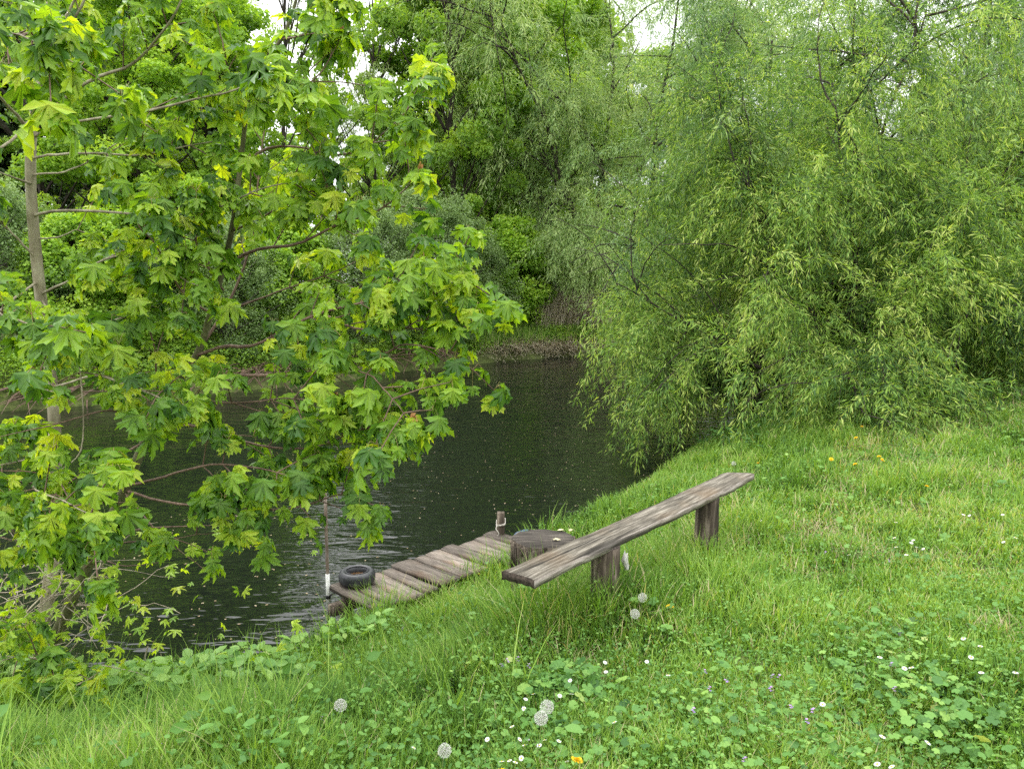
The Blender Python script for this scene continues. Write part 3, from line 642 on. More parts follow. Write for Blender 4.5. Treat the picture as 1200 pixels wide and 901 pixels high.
T_('conifer', P_con, 20, 29, .95, 1, 'dark spruce behind the left edge of the pond', 'tree', 'dark conifers behind the left shore')
T_('conifer', P_con, 270, 37, .9, 2, 'dark spruce farther back between the leafy trees', 'tree', 'dark conifers behind the left shore')
T_('conifer', P_con, -90, 27, .95, 3, 'dark spruce beyond the left end of the shore', 'tree', 'dark conifers behind the left shore')
GB = 'bushes along the far bank'
T_('bush', P_grey, 505, 25.8, .82, 0, 'grey green fine leaved bush overhanging the far bank', 'bush', GB)
T_('bush', P_grey, 430, 23.4, .72, 2.2, 'grey green bush behind the maple branch tips', 'bush', GB)
T_('bush', P_bush, 590, 29.3, .92, 1, 'rounded bright green bush beside the dry reeds', 'bush', GB)
T_('bush', P_grey, 556, 27.6, .58, 1.4, 'small grey bush at the foot of the bright round bush', 'bush', GB)
T_('bush', P_bush, 340, 22, .8, 3, 'leafy green bush on the shore behind the leaning maple', 'bush', GB)
T_('bush', P_grey, 265, 20.3, .6, 4, 'low grey green bush at the left shore waterline', 'bush', GB)
T_('bush', P_bush, 180, 19.2, .8, 5, 'green bush at the left shore behind the maple stems', 'bush', GB)
T_('bush', P_bush, 90, 18.6, .75, .5, 'green bush behind the pale maple trunk', 'bush', GB)
T_('bush', P_grey, -10, 18.0, .7, 2.6, 'grey green bush at the left end of the shore', 'bush', GB)
T_('bush', P_bush, 700, 37.5, .85, .7, 'leafy bush behind the dry reeds', 'bush', GB)
T_('bush', P_grey, 655, 37.5, .6, 3.7, 'grey green bush just behind the left end of the reeds', 'bush', GB)
T_('bush', P_bush, 770, 37, 1.1, 2.9, 'leafy bush seen through the left fringe of the willow', 'bush', GB)
T_('bush', P_bush, 860, 38, 1.1, 4.9, 'leafy bush far behind the willow sprays', 'bush', GB)
# woodland closing the view
for q, (px, Y, ps, s) in enumerate([(-160, 36, P_mass, 1.2), (60, 40, P_mass, 1.25), (230, 44, P_mass, 1.3), (350, 46, P_mass, .68), (630, 50, P_mass, 1.5), (575, 48, P_mass, 1.3), (760, 52, P_mass, 1.2), (860, 50, P_mass, .85), (980, 50, P_mass, .85), (1100, 46, P_mass, 1.0), (1240, 42, P_mass, 1.2), (1400, 40, P_mass, 1.2), (450, 47, P_mass, .6)]):
    T_('woodland_tree', ps, px, Y, s, q * 1.3, 'full green tree in the woodland edge behind the pond', 'tree', 'woodland edge closing the view')
# slim dark stems standing among the willows
for px, Y, hh, lab in [(963, 19, 9.5, 'slim straight dark stem rising among the willow sprays'), (893, 17.5, 9.0, 'slim stem with a forked top left of the straight dark stem')]:
    x = xy(px, Y); z0 = float(H(x, Y)) - .2; root = empty('slender_tree', (x, Y, z0), lab, 'tree', None)
    mb = MB(); n = 14; tpz = np.linspace(0, hh, n); pth = np.stack([x + np.cumsum(R.normal(0, .035, n)), Y + np.cumsum(R.normal(0, .03, n)), z0 + tpz], 1)
    tube(mb, pth, np.linspace(.11, .025, n), 8, knob=.04); part(mb, 'trunk', M['bark_dark'], root, True)
    for k in range(16):
        i = R.integers(4, n - 1); a = R.uniform(0, 6.28); o = np.array([math.cos(a), math.sin(a), .8]); L = R.uniform(.7, 1.9)
        mb = MB(); tube(mb, wiggle(smoothpath([pth[i], pth[i] + o * L * .5, pth[i] + o * L + [0, 0, .2]], 7), .02), np.linspace(.026, .006, 7), 5); part(mb, 'branch', M['bark_dark'], root, True)

# ------------------------------------------------------------------ far bank cover
def shore_pts(n, rng, poly, d0, d1, xr=None):
    """random points at distance d0..d1 outside a shoreline polyline"""
    out = []
    p = np.array(poly, float); seg = np.diff(p, axis=0); L = np.linalg.norm(seg, axis=1); w = L / L.sum()
    k = rng.choice(len(seg), n * 2, p=w); t = rng.random(n * 2)[:, None]; q = p[k] + seg[k] * t
    nn = np.stack([-seg[k, 1], seg[k, 0]], 1) / L[k][:, None]
    q = q + nn * rng.uniform(-d1, d1, n * 2)[:, None]; d = sdist(q[:, 0], q[:, 1]); q = q[(d > d0) & (d < d1)]
    if xr: q = q[(q[:, 0] > xr[0]) & (q[:, 0] < xr[1])]
    return q[:n]
def ground_leaves(name, q, zr, size, mat, label, tm=(DIA_V, DIA_F), val=.45, droop=-.2, tall=1.0):
    n = len(q); z = np.maximum(H(q[:, 0], q[:, 1]), 0) + R.uniform(0, 1, n) ** 1.3 * zr
    P = np.column_stack([q, z]); a = R.uniform(0, 6.28, n); d = np.stack([np.cos(a), np.sin(a), np.full(n, droop) + R.normal(0, .3, n)], 1)
    mb = MB(); cv = fbm(q[:, 0], q[:, 1], 2.2, 9) * .18
    scatter(mb, tm[0], tm[1], P, frames(d, nrm(UP + R.normal(0, .35, (n, 3)))), size * R.uniform(.6, 1.3, n), np.clip(val + cv + R.normal(0, .15, n), 0, 1))
    return tag(mb.build(name, M[mat]), label, 'undergrowth', kind='stuff')
rg = np.random.default_rng(50)
fl = [p for p in far if -20 < p[0] < 3]
q = shore_pts(60000, rg, fl, .15, 3.2)
zr = .25 + .55 * np.clip(fbm(q[:, 0], q[:, 1], .8, 4) + .4, 0, 1)
ground_leaves('undergrowth', q, zr, .09, 'mid_leaf', 'leafy undergrowth covering the far bank')
q = shore_pts(26000, rg, [p for p in far if 1 < p[0] < 40], .15, 9)
ground_leaves('undergrowth', q, .4, .14, 'bright_leaf', 'rough green meadow growth behind the reeds', val=.7)
def blades(mb, P, L, W, az, bend, lean, val, mat=0, grad=None):
    """P (n,3) roots; blades rise and bow over in direction az"""
    n = len(P); o = np.stack([np.cos(az), np.sin(az), np.zeros(n)], 1)
    y = nrm(UP + o * lean[:, None]); z = nrm(o - (o * y).sum(1, keepdims=True) * y); x = np.cross(y, z)
    Rm = np.stack([x, y, z], -1)
    scatter(mb, BL_V, BL_F, P, Rm, np.stack([W, L, L * bend], 1), val, mat)
    if grad is not None: mb.a[-1] = np.clip(mb.a[-1] + np.tile(np.array([-1, -1, -.4, -.4, .2, .2, .5]) * grad, n) * (mb.a[-1] < .97), 0, 1)  # root colour darkened to stand in for shade between tufts, tips paler
def reeds(name, q, hr, w, label, mat='straw', bend=.5, lean=.15, az=None):
    n = len(q); mb = MB(); P = np.column_stack([q, np.maximum(H(q[:, 0], q[:, 1]), 0) - .02])
    blades(mb, P, R.uniform(*hr, n), R.uniform(*w, n), R.uniform(0, 6.28, n) if az is None else az + R.normal(0, .5, n), R.uniform(.2, 1, n) * bend, R.uniform(0, 2, n) * lean, R.random(n))
    return tag(mb.build(name, M[mat]), label, 'reeds', kind='stuff')
q = shore_pts(9000, rg, [p for p in far if .2 < p[0] < 8], .9, 3.4, (1.0, 7)); q = q[rg.random(len(q)) < np.clip(.65 + .9 * fbm(q[:, 0], q[:, 1], 1.9, 66), .15, .95)]
reeds('dry_reeds', q, (.8, 2.0), (.012, .022), 'dry tan reeds standing on the far bank', mat='straw_pale', bend=.9, lean=.28)
q = shore_pts(5000, rg, [(14, 36), (8, 32), (4.5, 29.6), (2.4, 28.0)], .5, 4, (3, 13))
reeds('dry_reeds', q, (.8, 1.8), (.02, .035), 'pale dry reeds seen through the willow sprays', mat='straw_pale')
q = shore_pts(9000, rg, [(6.5, 31), (4.5, 29.6), (2.4, 28.0), (0.6, 26.8), (-0.4, 26.0), (-1.5, 24.9)], .0, .45); q = q[rg.random(len(q)) < np.clip((q[:, 0] + 1.3) / 1.6, 0, 1) * np.clip(.65 + .6 * fbm(q[:, 0], q[:, 1], 2.2, 61), .05, 1)]
reeds('dry_grass', q, (.15, .5), (.012, .02), 'matted dry grass hanging over the far bank edge', mat='straw_pale', bend=1.6, lean=1.4, az=-1.2)
q = shore_pts(9000, rg, [(4.5, 29.6), (2.4, 28.0), (0.6, 26.8), (-0.4, 26.0), (-1.5, 24.9)], .3, 1.8)
reeds('bank_grass', q, (.25, .6), (.015, .03), 'green grass on top of the far bank', mat='grass')
# dark roots and dead sticks under the left shore
mb = MB()
for q_ in shore_pts(260, rg, [p for p in far if -13 < p[0] < -.5], .0, .5):
    p0 = np.array([q_[0], q_[1], float(H(*q_)) + .1]); a = R.uniform(-2.6, -.5); o = np.array([math.cos(a), math.sin(a), R.uniform(-.5, .1)]); L = R.uniform(.4, 1.3)
    tube(mb, wiggle(smoothpath([p0, p0 + o * L * .5, p0 + o * L + [0, 0, -.1]], 6), .02), np.linspace(.018, .004, 6), 4)
tag(mb.build('bank_roots', M['twig']), 'tangled roots and dead sticks along the far waterline', 'roots', kind='stuff')

# ------------------------------------------------------------------ near bank grass
ga = at_z(603, 668, 1.0)
def grass_height(x, y, d):
    edge = np.interp(d, [0, .2, 1.0, 2.2, 3.2, 5, 20], [.07, .12, .17, .17, .11, .075, .08])
    left = np.interp(x, [-3, -1.2, -.2, .8], [1.2, 1.1, 1.0, .85])
    for (bx, by) in ((.42, 3.75), (.9, 4.35), (1.25, 4.8), (.75, 3.9), (.2, 3.6), (.25, 4.7), (-.1, 4.9)):
        edge = edge + .085 * np.exp(-((x - bx) ** 2 + (y - by) ** 2) / .09)
    q0, q1 = at_z(388, 688, .3), at_z(567, 627, .3); al_ = nrm(q1 - q0)[:2]; u_ = (x - q0[0]) * al_[0] + (y - q0[1]) * al_[1]; v_ = (x - q0[0]) * al_[1] - (y - q0[1]) * al_[0]
    edge = edge + .13 * np.exp(-((v_ - .52) / .13) ** 2) * ((u_ > -.1) & (u_ < 2.1))
    patch = np.clip(1 + .6 * fbm(x, y, 2.0, 12) + .4 * fbm(x, y, 5.5, 13), .4, 2.1)
    worn = np.clip(fbm(x, y, 1.1, 91) * 1.6 - .1, 0, 1) * np.clip((d - 1.8) / .6, 0, 1) * np.clip((x + .3) / .5, 0, 1)
    return edge * left * patch * (1 - .5 * worn)
rg = np.random.default_rng(60); R = rg
cams = np.array([0, 0])
def area_pts(n, ylo, yhi, dens_pow=1.0):
    """points in the wedge the lawn fills, thinning with distance"""
    y = ylo * (yhi / ylo) ** (rg.random(n) ** dens_pow); xw = y * .72 + .5
    x = rg.uniform(-1, 1, n) * xw; return x, y
xs, ys = area_pts(38000, 1.5, 19)
d = sdist(xs, ys); mid = np.interp(xs, NX, NY); ok = (d > .04) & (ys < mid + .01); xs, ys, d = xs[ok], ys[ok], d[ok]
# tufts
nb = 13; n = len(xs); hh = grass_height(xs, ys, d); tv = np.clip(.50 - .16 * np.clip((-xs - .3) / 1.2, 0, 1) + .34 * fbm(xs, ys, 1.3, 14) + .12 * fbm(xs, ys, 5, 15) + rg.normal(0, .14, n), 0, .93)  # tuft colour also lowered toward the left, painting in the maples' shade
dist = np.hypot(xs, ys); tr_ = .016 + .0055 * dist
idx = np.repeat(np.arange(n), nb); N2 = len(idx)
px_ = xs[idx] + rg.normal(0, 1, N2) * tr_[idx]; py_ = ys[idx] + rg.normal(0, 1, N2) * tr_[idx]
dd_ = sdist(px_, py_); q0, q1 = at_z(388, 688, .3), at_z(567, 627, .3); al_ = nrm(q1 - q0)[:2]; u_ = (px_ - q0[0]) * al_[0] + (py_ - q0[1]) * al_[1]; v_ = (px_ - q0[0]) * al_[1] - (py_ - q0[1]) * al_[0]
ok = (dd_ > 0.02) & ~((u_ > -.2) & (u_ < 1.95) & (v_ > -.1) & (v_ < .20 + .03 * np.sin(u_ * 7) + .12 * np.clip((u_ - .8), 0, 1) + .12 * (u_ < .25)))
# keep the grass out of the stump and the bench legs
idx, px_, py_, dd_ = idx[ok], px_[ok], py_[ok], dd_[ok]; N2 = len(idx)
P = np.column_stack([px_, py_, H(px_, py_) - .005])
Lb = hh[idx] * rg.uniform(.5, 1.35, N2); W = (.0036 + .0007 * dist[idx]) * rg.uniform(.7, 1.4, N2)
taz = rg.uniform(0, 6.28, n)[idx] + rg.normal(0, .9, N2)
val = np.clip(tv[idx] + rg.normal(0, .10, N2), 0, .95); straw = rg.random(N2) < .02 + .12 * np.clip(fbm(px_, py_, 1.7, 71) - .2, 0, 1) * (px_ > -.3) + .22 * np.clip(fbm(px_, py_, 1.1, 91) * 1.6 - .1, 0, 1) * (px_ > 0) * (dd_ > 1.8); val[straw] = 1
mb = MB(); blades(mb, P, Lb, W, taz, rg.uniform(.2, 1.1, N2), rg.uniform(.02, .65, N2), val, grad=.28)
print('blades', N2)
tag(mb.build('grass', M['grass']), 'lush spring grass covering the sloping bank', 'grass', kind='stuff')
# taller single arching stalks
xs, ys = area_pts(5200, 1.7, 12); d = sdist(xs, ys); ok = (d > .05) & (d < 3.0) & (ys < np.interp(xs, NX, NY)) & ((fbm(xs, ys, 1.8, 21) > .15) | (xs < -1.0)); xs, ys, d = xs[ok], ys[ok], d[ok]; n = len(xs)
mb = MB(); blades(mb, np.column_stack([xs, ys, H(xs, ys)]), rg.uniform(.24, .46, n) * np.interp(xs, [-3, 0, 1], [1.1, .95, .75]), rg.uniform(.004, .008, n), rg.uniform(0, 6.28, n), rg.uniform(.3, 1.5, n), rg.uniform(.02, .4, n), np.clip(rg.normal(.6, .15, n), 0, .95))
tag(mb.build('tall_grass', M['grass']), 'long arching grass blades standing above the turf', 'grass', kind='stuff')
# small round lawn leaves
def lobed(nl=5, tooth=.82):
    pts = []; k = nl * 4
    for q in range(k + 1):
        a = math.radians(-75) + q / k * math.radians(330) - math.radians(0)
        r = .5 * (1.0 if q % 4 == 2 else (tooth if q % 4 == 0 else .95))
        pts.append((math.cos(a) * r, .5 + math.sin(a) * r, .06 * (1 if q % 4 == 0 else -.3)))
    v = [(0, .35, -.03)] + pts; n = len(pts); return np.array(v), [np.array([(0, q + 1, q + 2) for q in range(n - 1)])]
LOB_V, LOB_F = lobed()
OV_V = np.array([(0, 0, 0), (.26, .3, .05), (.24, .65, .05), (0, 1, -.08), (-.24, .65, .05), (-.26, .3, .05)]); OV_F = [np.array([(0, 1, 2, 3), (0, 3, 4, 5)])]
def lawn_leaves(n, ylo, yhi, cond, zr, size, tm, val, name, label, tilt=.35, mat='weed'):
    x, y = area_pts(n, ylo, yhi); d = sdist(x, y); ok = (d > .15) & (y < np.interp(x, NX, NY)) & cond(x, y, d); x, y, d = x[ok], y[ok], d[ok]; n = len(x)
    z = H(x, y) + rg.uniform(.1, 1, n) * zr(x, y, d); a = rg.uniform(0, 6.28, n)
    dirs = np.stack([np.cos(a), np.sin(a), rg.normal(-.05, .3, n)], 1); mb = MB()
    scatter(mb, tm[0], tm[1], np.column_stack([x, y, z]), frames(dirs, nrm(UP + rg.normal(0, tilt, (n, 3)))), size * rg.uniform(.6, 1.3, n) * (1 + .06 * np.hypot(x, y)), np.clip(val + .2 * fbm(x, y, 2.5, 33) + rg.normal(0, .12, n), 0, .97))
    o = mb.build(name, M[mat]); tag(o, label, 'weeds', kind='stuff'); return o
right = lambda x, y, d: (x > -.2 + .5 * fbm(x, y, 1.0, 8)) | (rg.random(len(x)) < .15)
lawn_leaves(120000, 1.5, 16, right, lambda x, y, d: .05 + grass_height(x, y, d) * .75, .013, (OV_V, OV_F), .55, 'clover', 'tiny leaved ground cover spread through the right hand lawn', .55)
lawn_leaves(11000, 1.5, 13, lambda x, y, d: (fbm(x, y, 1.5, 41) > .10) & (d > .8), lambda x, y, d: .04 + grass_height(x, y, d) * .7, .026, (LOB_V, LOB_F), .55, 'mallow_leaves', 'round lobed mallow leaves in patches of the lawn')
lawn_leaves(3500, 1.5, 7, lambda x, y, d: (x > 0) & (fbm(x, y, 2.1, 47) > .35), lambda x, y, d: .06 + grass_height(x, y, d) * .7, .040, (LOB_V, LOB_F), .55, 'mallow_leaves', 'larger lobed leaves in the front of the lawn')
for cx_, cy_, cr_, nn_, sz_ in ((1085, 800, .34, 300, .040), (1050, 740, .30, 150, .036), (880, 830, .40, 260, .030), (655, 800, .16, 120, .055), (1110, 850, .25, 110, .046), (930, 870, .3, 110, .042), (700, 870, .25, 100, .04)):
    c = at_ground(cx_, cy_, .08); x = c[0] + rg.normal(0, cr_ * .55, nn_); y = c[1] + rg.normal(0, cr_ * .45, nn_); a = rg.uniform(0, 6.28, nn_); mb = MB()
    scatter(mb, LOB_V, LOB_F, np.column_stack([x, y, H(x, y) + rg.uniform(.02, .13, nn_)]), frames(np.stack([np.cos(a), np.sin(a), rg.normal(-.1, .3, nn_)], 1), nrm(UP + rg.normal(0, .4, (nn_, 3)))), sz_ * rg.uniform(.5, 1.2, nn_), np.clip(rg.normal(.5, .2, nn_), 0, 1))
    tag(mb.build('mallow_leaves', M['weed']), 'dense patch of lobed mallow leaves in the front of the lawn', 'weeds', kind='stuff')
# nettle / ground elder by the water on the left
def left_c(x, y, d): return (d < 1.0) & (x < -.9) & (fbm(x, y, 1.6, 51) > -.35)
lawn_leaves(22000, 2.5, 6.5, left_c, lambda x, y, d: .17 + .12 * np.clip(d, 0, 1), .065, (OV_V * [1.2, 1, 1], OV_F), .6, 'ground_elder', 'broad leaved ground elder along the bank edge on the left', .35)
lawn_leaves(16000, 7, 15, lambda x, y, d: (d < 1.5) & (x > 2.6), lambda x, y, d: .26 + 0 * x, .034, (OV_V, OV_F), .22, 'nettles', 'dark nettles under the willow at the edge of the lawn', .35)
lawn_leaves(30000, 1.5, 7, lambda x, y, d: (x < .3) & (d > .3) & (fbm(x, y, 1.9, 57) > -.15), lambda x, y, d: .03 + grass_height(x, y, d) * 1.0, .022, (OV_V, OV_F), .4, 'low_weeds', 'small leaved weeds mixed into the left part of the bank', .6)
lawn_leaves(5000, 1.5, 5.5, lambda x, y, d: (x < .2) & (d > .4) & (fbm(x, y, 2.3, 59) > .2), lambda x, y, d: .05 + grass_height(x, y, d) * .9, .05, (OV_V * [1.1, 1, 1], OV_F), .5, 'low_weeds', 'broader leaved weeds in the left part of the bank', .5)
# dry thatch in the lawn
x, y = area_pts(40000, 1.5, 14); d = sdist(x, y); ok = (d > 1.0) & (y < np.interp(x, NX, NY)) & (fbm(x, y, 1.7, 71) > .25) & (x > 0); x, y, d = x[ok], y[ok], d[ok]; n = len(x)
mb = MB(); blades(mb, np.column_stack([x, y, H(x, y)]), rg.uniform(.06, .16, n), rg.uniform(.002, .004, n) * (1 + .1 * y), rg.uniform(0, 6.28, n), rg.uniform(.2, 1.2, n), rg.uniform(.2, 1.4, n), rg.random(n))
tag(mb.build('dry_thatch', M['straw']), 'dry straw coloured stalks scattered in the right hand lawn', 'dry grass', kind='stuff')
# floating bits on the water
x = rg.uniform(-4, 3.5, 900); y = 5.3 + 12 * rg.random(900) ** 1.3; d = sdist(x, y); ok = d < -.25; x, y = x[ok], y[ok]; n = len(x)
mb = MB(); a = rg.uniform(0, 6.28, n); scatter(mb, OV_V * [1, 1, .2], OV_F, np.column_stack([x, y, np.full(n, .005)]), frames(np.stack([np.cos(a), np.sin(a), 0 * a], 1), np.repeat(UP[None], n, 0)), rg.uniform(.01, .03, n), rg.random(n))
tag(mb.build('floating_leaves', M['straw']), 'small pale leaves floating on the pond', 'floating leaves', kind='stuff')

# ------------------------------------------------------------------ bench
def board(mb, A, B, C, D_, th, nl=40, nw=8, amp=.004, val=.5, mats=(0, 0, 0), seed=1, sag=0):
    """A near-back, B near-front, C far-back, D far-front top corners; returns slab with slightly uneven edges"""
    rr = np.random.default_rng(seed)
    u = np.linspace(0, 1, nl + 1); w = np.linspace(0, 1, nw + 1)
    e0 = np.cumsum(rr.normal(0, amp * .5, nl + 1)); e0 -= np.linspace(e0[0], e0[-1], nl + 1); e1 = np.cumsum(rr.normal(0, amp * .7, nl + 1)); e1 -= np.linspace(e1[0], e1[-1], nl + 1)
    wdir = nrm(B - A)
    top = []
    for i, a in enumerate(u):
        p, q = A + (C - A) * a + wdir * e0[i], B + (D_ - B) * a + wdir * e1[i]
        for b in w:
            z = -sag * math.sin(math.pi * a) + rr.normal(0, .0012) - (.006 if b in (0, 1) else 0)
            top.append(p + (q - p) * b + np.array([0, 0, z]))
    top = np.array(top); m = nw + 1
    e = rr.normal(0, .0015, len(top)); bot = top - np.array([0, 0, th]) + np.stack([0 * e, 0 * e, e], 1)
    V = np.vstack([top, bot]); o = len(top)
    i, j = np.meshgrid(np.arange(nl), np.arange(nw), indexing='ij'); k = (i * m + j).ravel()
    mb.add(V, [np.stack([k, k + 1, k + m + 1, k + m], -1)], val, mats[0]); base = mb.n - len(V)
    def extra(f, mt): mb.f.append(np.asarray(f) + base); mb.m.append(np.full(len(f), mt))
    extra(np.stack([k, k + m, k + m + 1, k + 1], -1) + o, mats[0])
    s = np.arange(nl) * m; extra(np.stack([s, s + m, s + m + o, s + o], -1), mats[1]); s = s + nw; extra(np.stack([s, s + o, s + m + o, s + m], -1), mats[1])
    t = np.arange(nw); extra(np.stack([t, t + o, t + 1 + o, t + 1], -1), mats[2]); t = t + nl * m; extra(np.stack([t, t + 1, t + 1 + o, t + o], -1), mats[2])
def oriented(mb, name, mats, root, ang, smooth=False):
    """like part() but the mesh's local X runs along ang (for the wood grain)"""
    o = mb.build(name, mats, root, smooth); n = len(o.data.vertices); co = np.empty(n * 3, np.float32); o.data.vertices.foreach_get('co', co); co = co.reshape(-1, 3)
    c = co.mean(0); co = co - c; ca, sa = math.cos(-ang), math.sin(-ang); x = co[:, 0] * ca - co[:, 1] * sa; y = co[:, 0] * sa + co[:, 1] * ca
    co[:, 0], co[:, 1] = x, y; o.data.vertices.foreach_set('co', co.ravel()); o.data.update()
    o.location = Vector(c) - root.location; o.rotation_euler.z = ang; return o
SZ = 1.40
A, B = at_z(588, 668, SZ), at_z(626, 678, SZ); C, D_ = at_z(849, 553, SZ), at_z(884, 554, SZ)
print('bench', A, B, C, D_, np.linalg.norm(C - A), np.linalg.norm(B - A), np.linalg.norm(D_ - C))
bang = math.atan2((C - A)[1], (C - A)[0])
gb = (A + B + C + D_) / 4
bench = empty('bench', (gb[0], gb[1], float(H(gb[0], gb[1]))), 'weathered grey plank bench on two log legs set in the grass above the pond', 'bench')
mb = MB(); board(mb, A, B, C, D_, .040, mats=(0, 1, 2), seed=4, sag=.004)
oriented(mb, 'seat', [M['bench_wood'], M['bench_edge'], M['end_grain']], bench, bang)
def log(mb, x, y, z0, z1, r, seed, mt=(0, 1), taper=.0, sides=26):
    rr = np.random.default_rng(seed); a = np.linspace(0, 2 * math.pi, sides, endpoint=False); prof = 1 + .05 * np.sin(a * 2 + rr.uniform(0, 6)) + .03 * np.sin(a * 5 + rr.uniform(0, 6)) + rr.normal(0, .018, sides)
    n = 12; V = []
    for k in range(n + 1):
        t = k / n; rad = r * prof * (1 + taper * (1 - t)) * (1 + rr.normal(0, .006, sides))
        V.append(np.stack([x + np.cos(a) * rad, y + np.sin(a) * rad, np.full(sides, z0 + (z1 - z0) * t)], 1))
    V.append(np.array([[x, y, z1 + .002]])); V = np.vstack(V)
    i = np.arange(n)[:, None] * sides; j = np.arange(sides)[None]; j2 = (j + 1) % sides
    mb.add(V, [np.stack([i + j, i + j2, i + sides + j2, i + sides + j], -1).reshape(-1, 4)], .5, mt[0])
    b = mb.n - len(V); mb.f.append(np.stack([n * sides + j[0], n * sides + j2[0], np.full(sides, (n + 1) * sides)], -1) + b); mb.m.append(np.full(sides, mt[1]))
ax = nrm(C - A); mid0 = lambda t: (A + B) / 2 + ((C + D_) / 2 - (A + B) / 2) * t
for t, r, sd in ((.285, .078, 5), (.775, .070, 6)):
    c = mid0(t) + nrm(B - A) * .025; mb = MB(); log(mb, c[0], c[1], float(H(c[0], c[1])) - .1, SZ - .046, r, sd, taper=.06)
    part(mb, 'leg', [M['log'], M['end_grain']], bench, True)
    if sd == 5:
        # pale rag caught on the near leg
        mb = MB(); rc = c + np.array([r * .98, -.02, SZ - c[2] - .12]); a = np.linspace(0, 6.28, 14, endpoint=False)
        for lay in range(3):
            V = [rc + np.array([.012 * lay, 0, 0])] + [rc + np.array([.02 + .006 * lay + R.normal(0, .004), math.cos(t_) * .035 * R.uniform(.5, 1.1), math.sin(t_) * .055 * R.uniform(.6, 1.15)]) for t_ in a]
            mb.add(V, [np.array([(0, q + 1, (q + 1) % 14 + 1) for q in range(14)])], .5)
        rt = empty('rag', rc, 'crumpled off white rag caught on the near leg of the bench', 'rag'); part(mb, 'cloth', M['fluff'], rt)

# ------------------------------------------------------------------ stump table
st = at_z(637, 631, .75); gzv = float(H(st[0], st[1])); print('stump', st, gzv)
root = empty('tree_stump', (st[0], st[1], gzv), 'broad dark sawn tree stump between the wooden dock and the bench', 'stump')
mb = MB(); log(mb, 0, 0, gzv - .25, .75, .228, 8, (0, 1), taper=.02, sides=48); 
mb.v = [v + np.array([st[0], st[1], 0]) for v in mb.v]
mb2 = MB(); o = part(mb, 'bark', [M['log'], M['stump_top']], root, False)
# ragged bark rim
mb = MB()
for k in range(90):
    a = R.uniform(0, 6.28); rr_ = .232 + R.uniform(-.004, .012); h = R.uniform(.05, .30); w = R.uniform(.012, .03); z1 = .75 - R.uniform(0, .05)
    c = np.array([st[0] + math.cos(a) * rr_, st[1] + math.sin(a) * rr_, 0]); t_ = np.array([-math.sin(a), math.cos(a), 0])
    o_ = np.array([math.cos(a), math.sin(a), 0]) * R.uniform(.004, .012)
    V = [c + t_ * w + [0, 0, z1], c - t_ * w + [0, 0, z1], c - t_ * w * .8 + [0, 0, z1 - h], c + t_ * w * .8 + [0, 0, z1 - h]]
    V += [v + o_ for v in V]; mb.add(V, [[[4, 5, 6, 7], [0, 1, 5, 4], [1, 2, 6, 5], [3, 0, 4, 7], [2, 3, 7, 6]]], R.random())
part(mb, 'bark_flakes', M['log'], root)
for (px, py, lab) in ((656, 621, 'pale dry leaf scrap lying at the back of the stump top'), (652, 632, 'pale dry leaf scrap lying nearer the bench on the stump top'), (669, 621, 'tiny pale leaf scrap at the right rim of the stump top')):
    c = at_z(px, py, .76); s = .03 if px < 660 else .018
    mb = MB(); n = 11; a = np.linspace(0, 6.28, n, endpoint=False); V = [(0, 0, .012)] + [(math.cos(t_) * s * R.uniform(.5, 1.3), math.sin(t_) * s * .5 * R.uniform(.5, 1.3), R.uniform(-.004, .010)) for t_ in a]
    mb.add(V, [np.array([(0, q + 1, (q + 1) % n + 1) for q in range(n)])]); o = mb.build('leaf_scrap', M['chip']); o.location = tuple(c); tag(o, lab, 'leaf scrap', 'leaf scraps on the stump')

# ------------------------------------------------------------------ dock
DZ = .30
e0, e1 = at_z(388, 688, DZ), at_z(567, 627, DZ); al = nrm(e1 - e0); al[2] = 0; pr = np.array([al[1], -al[0], 0]); Ld = np.linalg.norm(e1 - e0)
print('dock', e0, e1, Ld)
dock = empty('dock', (e0[0], e0[1], 0), 'low weathered plank dock along the water edge beside the stump', 'dock')
s = .0; k = 0; dang = math.atan2(pr[1], pr[0])
while s < Ld + .02:
    w = [.11, .15, .19, .13, .21, .12, .17, .15, .2, .14, .16, .13, .2][k % 13]
    a0 = e0 + al * s + pr * R.uniform(-.05, .03); a1 = e0 + al * (s + w) + pr * R.uniform(-.03, .03) ; 
    dz = R.normal(0, .004); a0[2] = DZ + dz + R.normal(0, .003); a1[2] = a0[2] + R.normal(0, .005); sk = R.normal(0, .015)
    a1 = a0 * 0 + np.array([*(e0 + al * (s + w) + pr * ((a0 - e0) @ pr) )[:2], a1[2]]); L = .62 + R.uniform(-.03, .03)
    b0 = a0 + pr * L + al * sk; b1 = a1 + pr * L + al * sk
    mb = MB(); board(mb, a0, a1, b0, b1, .03, nl=12, nw=3, amp=.002, val=R.random(), seed=100 + k)
    o = oriented(mb, 'deck_board', [M['dock_wood']], dock, dang)
    s += w + R.uniform(.008, .022); k += 1
for off in (.10, .42):
    p = e0 + pr * off - al * .1; q = e0 + pr * off + al * (Ld + .1); mb = MB(); p[2] = q[2] = DZ - .075
    board(mb, p, p + pr * .07, q, q + pr * .07, .08, nl=6, nw=1, amp=0, seed=9); part(mb, 'beam', M['log'], dock)
for t in (.03, .35, .7, .97):
    c = e0 + al * Ld * t + pr * .13; mb = MB(); log(mb, c[0], c[1], -.6, DZ - .07, .045, int(200 + t * 100), (0, 0)); part(mb, 'support', M['log'], dock, True)
